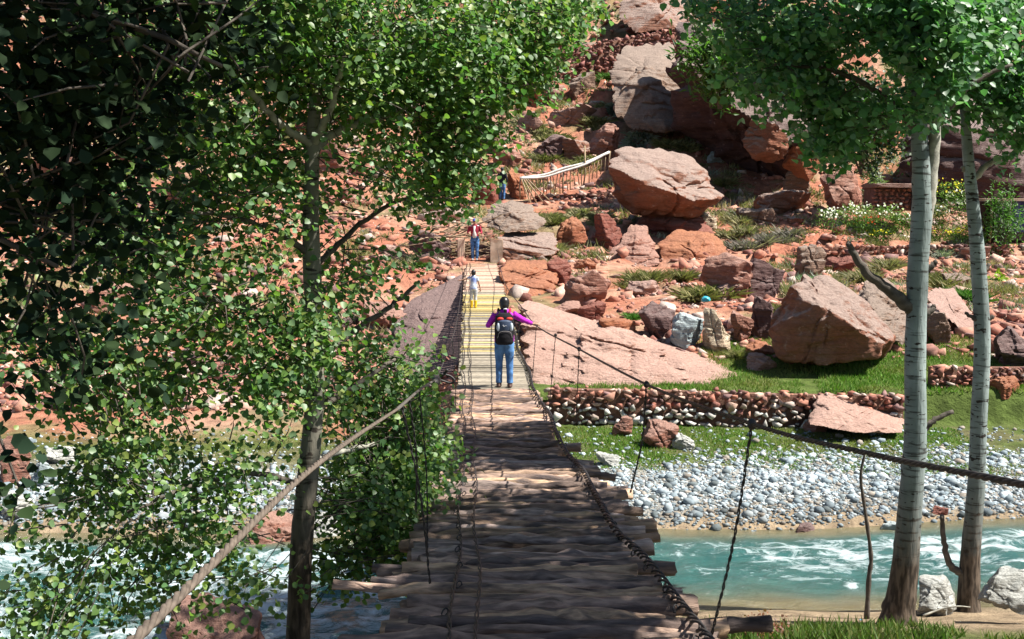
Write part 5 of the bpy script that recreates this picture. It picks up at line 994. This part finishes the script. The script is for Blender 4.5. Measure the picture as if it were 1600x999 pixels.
S = spline(rp, 25); rng = np.random.default_rng(16)
for i, p in enumerate(S):
    h = 0.9 + rng.uniform(0, 0.25); tall = i in (18,)
    mesh('upright_stick', *tube(np.array([p + [rng.normal(0, 0.05), 0.05, -h], p + [0, 0.05, -h * 0.4], p + [rng.normal(0, 0.05), 0.05, 0.06 + 0.9 * tall]]), 0.028 if i % 6 else 0.045, 5), M['twig'], rl, smooth=True, loc=rp[0] - [0, 0, 0.95])
for k in range(4):
    a = at(815 + 3 * k, 280, 57.1); b = at(832 + 9 * k, 326 - 4 * k, 56.8); mesh('brace_stick', *tube(np.array([a, (a + b) / 2, b]), 0.035, 5), M['twig'], rl, smooth=True, loc=rp[0] - [0, 0, 0.95])
# stone hut
hb = at(1400, 330, 50); ht = thing('stone_hut', 'small red stone hut with a flat slab roof behind the flowers', 'hut', hb)
W_, H_ = 66 * 50 / F, 36 * 50 / F; rng = np.random.default_rng(17); P, S_ = [], []
for r in range(6):
    x = -W_ / 2
    while x < W_ / 2: s0 = rng.uniform(0.1, 0.2); P.append(hb + [x, 0.05 + rng.normal(0, 0.02), (r + 0.5) * H_ / 6]); S_.append(s0); x += s0 * 1.6
V, Fc, C = scatter(np.array(P), np.array(S_), pick(rng, [(0.36, 0.16, 0.12), (0.30, 0.13, 0.10)], len(P)), None, 9, (0.6, 0.9)); mesh('wall', V, Fc, M['stones'], ht, col=C, loc=hb)
q = MB(); q.add(*box(hb + [0, 0.9, H_ / 2], (W_ * 0.98, 1.6, H_ * 0.99)), (0.2, 0.1, 0.08)); q.build('core', M['stones'], ht, smooth=False, col=True, loc=hb)
V, f = ico(4); V = np.clip(V * 1.5, -1, 1) * [W_ * 0.62, 1.2, 0.09]; V = V + hb + [0.1, 0.5, H_ + 0.08]; V[:, 2] += 0.05 * fbm(V * 1.5, 4); mesh('roof_slab', V, f, M['pale'], ht, smooth=True, loc=hb)
q = MB(); q.add(*box(hb + [W_ * 0.42, -0.14, H_ * 0.4], (0.4, 0.06, H_ * 0.8)), (0.03, 0.02, 0.02)); q.build('doorway_shade_panel', M['stones'], ht, smooth=False, col=True, loc=hb)  # near-black panel standing in for the shade inside a doorway
c = at(1400, 288, 50.2); V, f = ico(3); V = V * [0.45, 0.3, 0.1] * (1 + 0.4 * fbm(V * 2, 6))[:, None]; o = mesh('folded_cloth', V + c + [1.2, 0, 0], f, mat('pale_blue_cloth', (0.5, 0.56, 0.66), 0.9), smooth=True, loc=c); tag(o, 'pale blue cloth lying on the slab roof of the hut', 'cloth')
sh = at(1590, 375, 47.5); st = thing('shelter', 'plank-roofed shelter with recess shade painted on its back wall at the right edge', 'shelter', sh)
q = MB(); q.add(*box(sh + [0.0, 1.2, 0.8], (2.4, 1.2, 1.7)), (0.035, 0.02, 0.02)); q.build('back_wall', M['stones'], st, smooth=False, col=True, loc=sh)  # near-black wall colour stands in for the shade of the recess
q = MB(); q.add(*box(sh + [-0.3, 0.3, 1.72], (2.6, 1.1, 0.1)), (0.45, 0.33, 0.25)); q.build('plank_roof', M['board'], st, smooth=False, col=True, loc=sh)
for dx in (-1.25, 0.95): mesh('prop', *tube(sh + np.array([[dx, -0.1, -0.1], [dx + 0.03, -0.1, 0.9], [dx, -0.1, 1.68]]), 0.05, 7), M['twig'], st, smooth=True, loc=sh)
for (x, c3, lab) in ((-0.55, (0.34, 0.36, 0.40), 'grey-blue cloth hung at the mouth of the shelter'), (0.15, (0.08, 0.09, 0.28), 'deep blue cloth hung beside the grey one in the shelter')):
    xs = np.linspace(-0.33, 0.33, 16); zs = np.linspace(0, 1.35, 12); X, Z = np.meshgrid(xs, zs); Yc = 0.06 * np.sin(X * 18 + Z) - 0.05 * Z; P = np.stack([X * (1.15 - 0.25 * Z / 1.35), Yc, Z], -1).reshape(-1, 3) + sh + [x, 0.25, 0.32]
    i = np.arange(15 * 11); r, k = i // 15, i % 15; a = r * 16 + k; o = mesh('hanging_cloth', np.vstack([P, P + [0, 0.012, 0]]), np.vstack([np.stack([a, a + 1, a + 17, a + 16], 1), np.stack([a, a + 16, a + 17, a + 1], 1) + 192]), mat('cloth_' + lab.split('-')[0].split()[0], c3, 0.9, vary=0.2), smooth=True, loc=sh + [x, 0.25, 0.32]); tag(o, lab, 'cloth')
sp_ = at(1578, 500, 38); stp = thing('stone_steps', 'rough dark stone steps climbing at the right edge', 'steps', sp_)
for k in range(6):
    V, f = ico(4); V = np.clip(V * 1.5, -1, 1) * [0.62, 0.26, 0.10]; c = at(1580 + 2 * k, 494 - 9.5 * k, 38 + 0.42 * k); V = V + 0.03 * np.stack([fbm(V * 3 + k, 2), fbm(V * 3 + k, 3), fbm(V * 3 + k, 4)], 1) + c; mesh('step', V, f, M['red' if k % 2 else 'pink'], stp, smooth=True, loc=sp_)
# far wire at the left
P = np.array([at(-60, 570, 14), at(60, 582, 14), at(140, 590, 14), at(300, 590, 14.5), at(470, 560, 15)]); o = mesh('wire', *tube(spline(P, 40), 0.012, 5), M['wire'], smooth=True, loc=P[0]); tag(o, 'thin dark wire stretched behind the leaves at the left', 'wire')

# ------------------------------------------------------------------ people
def ell(c, r, lev=3):
    V, f = ico(lev); return V * np.asarray(r) + np.asarray(c), [tuple(q) for q in f]
def loft(rings, seg=16):
    """rings: (x,y,z,rx,ry) horizontal ellipses, closed at both ends"""
    V, f = [], []; th = np.arange(seg) * 2 * np.pi / seg
    for (x, y, z, rx, ry) in rings: V.append(np.stack([x + rx * np.cos(th), y + ry * np.sin(th), np.full(seg, z)], 1))
    n = len(rings)
    f = [(i * seg + j, i * seg + (j + 1) % seg, (i + 1) * seg + (j + 1) % seg, (i + 1) * seg + j) for i in range(n - 1) for j in range(seg)]
    f.append(tuple(range(seg))[::-1]); f.append(tuple((n - 1) * seg + j for j in range(seg))); return np.concatenate(V), f
DG = None
def fuse(mb, name, m, parent, vox=0.011, scale=1.0, sm_=4):
    """one continuous skin over the pieces collected in mb"""
    me = bpy.data.meshes.new(name); me.from_pydata(np.concatenate(mb.v).tolist(), [], mb.f); o = bpy.data.objects.new(name, me); COL.objects.link(o)
    r = o.modifiers.new('r', 'REMESH'); r.mode = 'VOXEL'; r.voxel_size = vox; s = o.modifiers.new('s', 'SMOOTH'); s.factor = 0.5; s.iterations = sm_
    dg = bpy.context.evaluated_depsgraph_get(); me2 = bpy.data.meshes.new_from_object(o.evaluated_get(dg)); bpy.data.objects.remove(o); me2.name = name
    me2.materials.clear(); me2.materials.append(m); me2.polygons.foreach_set('use_smooth', np.ones(len(me2.polygons), bool))
    o = bpy.data.objects.new(name, me2); COL.objects.link(o); o.parent = parent; return o

def person(label, loc, rz, H, armL, armR, cloth, hair, legs=((0, 0), (0, 0)), female=False, hat=None, hair_long=False, group=None, face=True, child=False):
    """armL / armR: (elbow, wrist, fingertip direction) in body space of a 1.7 m figure facing +Y"""
    s = H / 1.7; t = thing('person', label, 'person', loc, rz, group); t.scale = (s, s, s)
    hd = 0.16 if child else 0.0                                      # a child's head is larger for its body
    SK = M['skin']; body = MB()
    HZ = 1.575 - hd * 0.1; hs = 1.32 if child else 1.0; sw = 0.165 if female else 0.185; hw = 0.165 if female else 0.155
    if child: sw = 0.15; hw = 0.14
    body.add(*loft([(0, 0, 0.80, hw * 0.9, 0.10), (0, 0, 0.88, hw, 0.115), (0, 0, 0.97, hw * 0.95, 0.11), (0, 0.005, 1.08, hw * 0.78, 0.095), (0, 0.01, 1.22, sw * 0.86, 0.105), (0, 0.0, 1.35, sw * 0.95, 0.095), (0, -0.005, 1.41, sw * 0.72, 0.075), (0, 0, 1.45, 0.062, 0.06), (0, 0.012, 1.53, 0.052, 0.055)]))
    body.add(*ell((0, 0.012, HZ), (0.073 * hs, 0.092 * hs, 0.112 * hs))); body.add(*ell((0, 0.045, HZ - 0.06 * hs), (0.05 * hs, 0.05 * hs, 0.05 * hs)))
    body.add(*ell((0, 0.108 * hs, HZ - 0.018 * hs), (0.012, 0.022, 0.024)))
    for sx in (-1, 1): body.add(*ell((sx * 0.074 * hs, 0.0, HZ - 0.01), (0.012, 0.02, 0.032)))
    leg_paths = []
    for sx, (fx, fy) in zip((-1, 1), legs):
        P = [(sx * 0.088, 0, 0.86), (sx * 0.09 + fx * 0.5, 0.012 + fy * 0.5, 0.48), (sx * 0.088 + fx, fy - 0.01, 0.09)]
        leg_paths.append(P); S = spline(P, 12); body.add(*tube(S, np.interp(np.linspace(0, 1, 12), [0, .25, .48, .62, .85, 1], [.086, .08, .054, .057, .040, .036]), 14))
        body.add(*ell((P[2][0], P[2][1] + 0.06, 0.035), (0.042, 0.125, 0.036)))
    arms = []
    for sx, (el, wr, fd) in zip((-1, 1), (armL, armR)):
        sh = np.array([sx * sw * 0.97, 0, 1.375]); el = np.array(el); wr = np.array(wr); fd = np.array(fd, float); fd /= np.linalg.norm(fd)
        S = spline([sh, el, wr], 14); arms.append(S); body.add(*tube(S, np.interp(np.linspace(0, 1, 14), [0, .3, .5, .65, 1], [.052, .045, .037, .037, .026]), 12))
        pal = wr + fd * 0.05; side = np.cross(fd, [0, 0, 1.0]); side /= np.linalg.norm(side) + 1e-9; upv = np.cross(side, fd)
        body.add(*tube(np.array([wr - fd * 0.01, pal, wr + fd * 0.095]), [.026, .034, .034], 10))
        for k in range(4):
            b0 = wr + fd * 0.085 + side * (k - 1.5) * 0.021; Ln = (0.066, 0.076, 0.072, 0.056)[k]
            body.add(*tube(np.array([b0, b0 + fd * Ln * 0.5 - upv * 0.006, b0 + fd * Ln * 0.8 - upv * 0.03, b0 + fd * Ln * 0.75 - upv * 0.055]), [.0105, .010, .0095, .008], 8))
        b0 = wr + fd * 0.03 + side * 0.03 * sx * -1; body.add(*tube(np.array([b0, b0 + fd * 0.03 - side * sx * 0.025, b0 + fd * 0.055 - side * sx * 0.028 - upv * 0.02]), [.013, .0115, .009], 8))
    body_o = fuse(body, 'body', SK, t, 0.0085)
    # clothes
    def garment(name, m, parts, vox=0.011):
        mb = MB(); [mb.add(*p) for p in parts]; return fuse(mb, name, m, t, vox)
    j = 0.020; top = [loft([(0, 0, cloth.get('hem', 0.86), hw + 0.022, 0.132), (0, 0, 0.98, hw + j, 0.128), (0, 0.005, 1.08, hw * 0.85 + j, 0.112 + 0.01), (0, 0.01, 1.22, sw * 0.9 + j, 0.125), (0, 0, 1.35, sw * 0.97 + j * 0.8, 0.112), (0, -0.005, 1.42, sw * 0.76, 0.09), (0, 0, 1.465, 0.078, 0.074)])]
    e = cloth.get('sleeve', 1.0); k = max(4, int(14 * e)) if e < 1 else 13
    for S in arms:
        S2 = S[:k]; top.append(tube(S2, np.interp(np.linspace(0, e, k), [0, .3, .5, .65, 1], [.068, .060, .052, .050, .040]) + 0.004 * np.sin(np.arange(k) * 2.2), 12))
    if cloth.get('hood'): top.append(ell((0, -0.085, 1.42), (0.105, 0.055, 0.06))); top.append(ell((0, -0.03, 1.46), (0.088, 0.085, 0.035)))
    garment(cloth.get('top_name', 'jacket'), cloth['top'], top)
    pts = [loft([(0, 0, 0.80, hw + 0.004, 0.112), (0, 0, 0.90, hw + 0.012, 0.124), (0, 0, 0.99, hw * 0.97 + 0.01, 0.12)])]
    for P in leg_paths:
        S = spline(P, 14)[: 14]; pts.append(tube(S, np.interp(np.linspace(0, 1, 14), [0, .25, .48, .62, .85, 1], [.098, .093, .070, .068, .060, .062]) + 0.003 * np.sin(np.arange(14) * 2.6), 14))
    garment('trousers', cloth['legs'], pts)
    for P in leg_paths:
        x, yy = P[2][0], P[2][1]; sh = [ell((x, yy + 0.055, 0.040), (0.052, 0.138, 0.045)), ell((x, yy + 0.0, 0.075), (0.05, 0.06, 0.05))]
        if cloth.get('boots'): sh.append(loft([(x, yy, 0.05, 0.062, 0.068), (x, yy, 0.18, 0.064, 0.066), (x, yy, 0.34, 0.078, 0.08)]))
        mb = MB(); [mb.add(*p) for p in sh]; fuse(mb, 'boot' if cloth.get('boots') else 'shoe', cloth['shoe'], t, 0.010)
    hr = [ell((0, -0.012, HZ + 0.022 * hs), (0.083 * hs, 0.094 * hs, 0.108 * hs))]
    if hair_long: hr += [ell((0, -0.04, HZ + 0.015), (0.098, 0.1, 0.12)), ell((0, -0.075, HZ - 0.03), (0.085, 0.075, 0.10)), ell((0.012, -0.115, HZ - 0.075), (0.036, 0.034, 0.05)), tube(spline([(0.01, -0.10, HZ - 0.06), (0.02, -0.135, HZ - 0.14), (0.012, -0.13, HZ - 0.24)], 8), [.03, .034, .032, .034, .03, .026, .018, .008], 10)]
    else: hr += [ell((0, -0.03, HZ + 0.0), (0.078 * hs, 0.076 * hs, 0.085 * hs))]
    mb = MB(); [mb.add(*p) for p in hr]; h_ = fuse(mb, 'hair', hair, t, 0.009, sm_=3)
    if hair_long: q = MB(); q.add(*tube(np.array([[0.012, -0.118, HZ - 0.085], [0.014, -0.124, HZ - 0.105]]), 0.038, 12)); q.build('hair_tie', mat('white_hair_tie', (0.75, 0.72, 0.8), 0.6), h_)
    if face:
        for sx in (-1, 1):
            q = MB(); q.add(*ell((sx * 0.028 * hs, 0.092 * hs, HZ + 0.008), (0.011, 0.007, 0.008), 2)); q.build('eye', M['eye'], body_o)
        q = MB(); q.add(*ell((0, 0.088 * hs, HZ - 0.062 * hs), (0.022, 0.010, 0.006), 2)); q.build('mouth', M['lip'], body_o)
    if hat:
        q = MB(); q.add(*ell((0, 0.0, HZ + 0.045), (0.094, 0.108, 0.085))); q.add(*ell((0, 0.115, HZ + 0.045), (0.075, 0.075, 0.012))); fuse(q, 'cap', hat, t, 0.010)
    return t
M['skin'] = mat('skin', (0.36, 0.20, 0.13), 0.55, 0.4); M['eye'] = mat('eye', (0.03, 0.02, 0.02), 0.2); M['lip'] = mat('lip', (0.30, 0.11, 0.09), 0.5)
def cloth_m(n, c, b=0.3, v=0.2, vs=9): return mat(n, c, 0.85, 0.15, vary=v, vscale=vs, bump=b, bscale=14, bdist=0.02)
HAIR = mat('black_hair', (0.012, 0.010, 0.010), 0.35, 0.5, vary=0.3, vscale=40, bump=0.3, bscale=90, bdist=0.004)
JEAN = mat('blue_denim', (0.07, 0.17, 0.38), 0.85, 0.15, vary=0.6, vscale=7, vcol=(0.15, 0.31, 0.55), bump=0.35, bscale=16)
# the woman in purple
wy = 18.72; wp_ = np.array([at(788, 607, wy)[0], wy, deck(wy) + 0.0]); rz = 0.04
woman = person('person in a purple jacket and blue jeans walking away along the bridge', wp_, rz, 1.58,
       ((-0.30, 0.02, 1.16), (-0.20, 0.17, 1.34), (0.3, 0.3, 0.6)), ((0.36, 0.05, 1.26), (0.545, 0.12, 1.175), (1, 0.15, -0.15)),
       dict(top=cloth_m('purple_jacket', (0.46, 0.03, 0.46)), legs=JEAN, shoe=mat('dark_shoe', (0.10, 0.06, 0.05), 0.6), hood=True), HAIR, legs=((-0.01, 0.03), (0.015, -0.02)), female=True, hair_long=True)
def bp(v):                                                        # body space of the woman to world
    s = 1.58 / 1.7; c, q = math.cos(rz), math.sin(rz); v = np.asarray(v, float) * s; return wp_ + np.stack([v[..., 0] * c - v[..., 1] * q, v[..., 0] * q + v[..., 1] * c, v[..., 2]], -1)
pk0 = bp([0, -0.2, 0.86]); pack = thing('backpack', 'black backpack with red and silver-blue panels on the back of the person in purple', 'backpack', pk0)
def padd(name, parts, m, vox=0.011, par=None):
    mb = MB(); [mb.add(bp(V) - pk0, f) for V, f in parts]; return fuse(mb, name, m, par or pack, vox)
MBK = cloth_m('black_nylon', (0.016, 0.015, 0.018), 0.3)
def slabr(x0, x1, y0, y1, z0, z1, rings=None):
    r = rings or [(z0, .75), (z0 + .06 * (z1 - z0), .92), (z0 + .5 * (z1 - z0), 1), (z0 + .9 * (z1 - z0), .9), (z1, .6)]
    V, f = loft([((x0 + x1) / 2, (y0 + y1) / 2, z, (x1 - x0) / 2 * k, (y1 - y0) / 2 * k) for z, k in r], 20); return V, f
padd('main_compartment', [slabr(-0.19, 0.178, -0.34, -0.10, 0.84, 1.42)], MBK)
lowp = padd('lower_pocket', [slabr(-0.158, 0.15, -0.42, -0.24, 0.88, 1.10)], MBK)
frp = padd('front_panel', [slabr(-0.148, 0.138, -0.405, -0.25, 1.10, 1.31)], mat('navy_silver_panel', (0.05, 0.07, 0.12), 0.5))
for sx in (-1, 1): padd('side_flash', [(ell((sx * 0.118, -0.365, 1.18), (0.035, 0.028, 0.085)))], mat('silver_flash', (0.55, 0.62, 0.68), 0.5)); padd('red_panel', [ell((sx * 0.082, -0.335, 1.325), (0.066, 0.035, 0.034))], mat('red_flash', (0.55, 0.045, 0.03), 0.6))
padd('zip_piping', [tube(spline([(-0.135, -0.385, 0.98), (-0.10, -0.405, 1.085), (0, -0.415, 1.11), (0.10, -0.405, 1.085), (0.13, -0.385, 0.98)], 20), 0.007, 6)], mat('grey_zip', (0.3, 0.28, 0.28), 0.6), 0.006, lowp)
padd('logo_mark', [tube(spline([(-0.055, -0.408, 1.20), (-0.03, -0.412, 1.225), (-0.02, -0.412, 1.19), (0.0, -0.412, 1.21), (0.04, -0.41, 1.205)], 16), 0.005, 6)], mat('white_stitch', (0.75, 0.75, 0.78), 0.6), 0.005, frp)
for sx in (-1, 1): padd('strap', [tube(spline([(sx * 0.09, -0.16, 1.40), (sx * 0.105, -0.05, 1.475), (sx * 0.115, 0.08, 1.43), (sx * 0.12, 0.13, 1.25), (sx * 0.15, 0.09, 1.05), (sx * 0.16, -0.08, 0.95)], 24), 0.022, 8)], cloth_m('strap_black' if sx < 0 else 'strap_red', (0.018, 0.016, 0.018) if sx < 0 else (0.4, 0.03, 0.06)))
# the child
cy_ = 30.0; cp = np.array([at(740, 482, cy_)[0], cy_, deck(cy_)])
person('small child in a white and blue top and yellow boots on the yellow boards', cp, 0.05, 1.04, ((-0.34, 0.03, 1.30), (-0.56, 0.06, 1.24), (-1, 0.1, 0)), ((0.24, 0.0, 1.10), (0.30, 0.08, 0.87), (0.1, 0.1, -1)),
       dict(top=mat('white_blue_top', (0.55, 0.62, 0.75), 0.85, vary=0.5, vscale=6, vcol=(0.08, 0.16, 0.6)), legs=mat('pale_trousers', (0.45, 0.47, 0.5), 0.85, vary=0.3), shoe=mat('yellow_rubber', (0.75, 0.48, 0.02), 0.4), boots=True, sleeve=0.4, top_name='shirt'), HAIR, child=True)
# the man at the far landing faces the camera
mp = np.array([at(742, 412, 45.6)[0], 45.6, max(deck(45.2), float(height(-1.5, 45.6)))])
man = person('man in a maroon jacket and blue cap standing at the far end of the bridge', mp, math.pi - 0.05, 1.74, ((-0.27, 0.04, 1.14), (-0.22, 0.24, 1.12), (0.4, 0.9, 0)), ((0.27, 0.04, 1.14), (0.22, 0.24, 1.12), (-0.4, 0.9, 0)),
       dict(top=mat('maroon_jacket', (0.30, 0.02, 0.045), 0.8, vary=0.3, vscale=7), legs=JEAN, shoe=mat('grey_shoe', (0.3, 0.3, 0.3), 0.7), hem=0.98), HAIR, hat=mat('blue_cap', (0.03, 0.06, 0.32), 0.8))
q = MB(); q.add(*loft([(0, 0.03, 0.92, 0.10, 0.105), (0, 0.035, 1.02, 0.115, 0.115), (0, 0.035, 1.40, 0.05, 0.095)], 14)); q.build('shirt_front', mat('white_shirt', (0.62, 0.6, 0.58), 0.9), man)
for sx in (-1, 1): q = MB(); q.add(*ell((sx * 0.12, 0.0, 1.40), (0.062, 0.09, 0.035))); q.build('shoulder_patch', mat('white_stripe', (0.6, 0.45, 0.5), 0.8), man)
p2 = at(785, 316, 58); p2[2] = float(height(p2[0], 58.0))
person('man in a black jacket and blue jeans standing on the path by the railing', p2, -0.5, 1.74, ((-0.25, 0.0, 1.12), (-0.2, 0.14, 0.96), (0.2, 0.6, -0.5)), ((0.25, 0.0, 1.12), (0.22, 0.12, 0.93), (0, 0.4, -0.8)),
       dict(top=cloth_m('black_jacket', (0.02, 0.024, 0.035)), legs=JEAN, shoe=mat('brown_shoe', (0.15, 0.08, 0.05), 0.7)), HAIR, hat=mat('dark_cap', (0.04, 0.05, 0.05), 0.8))
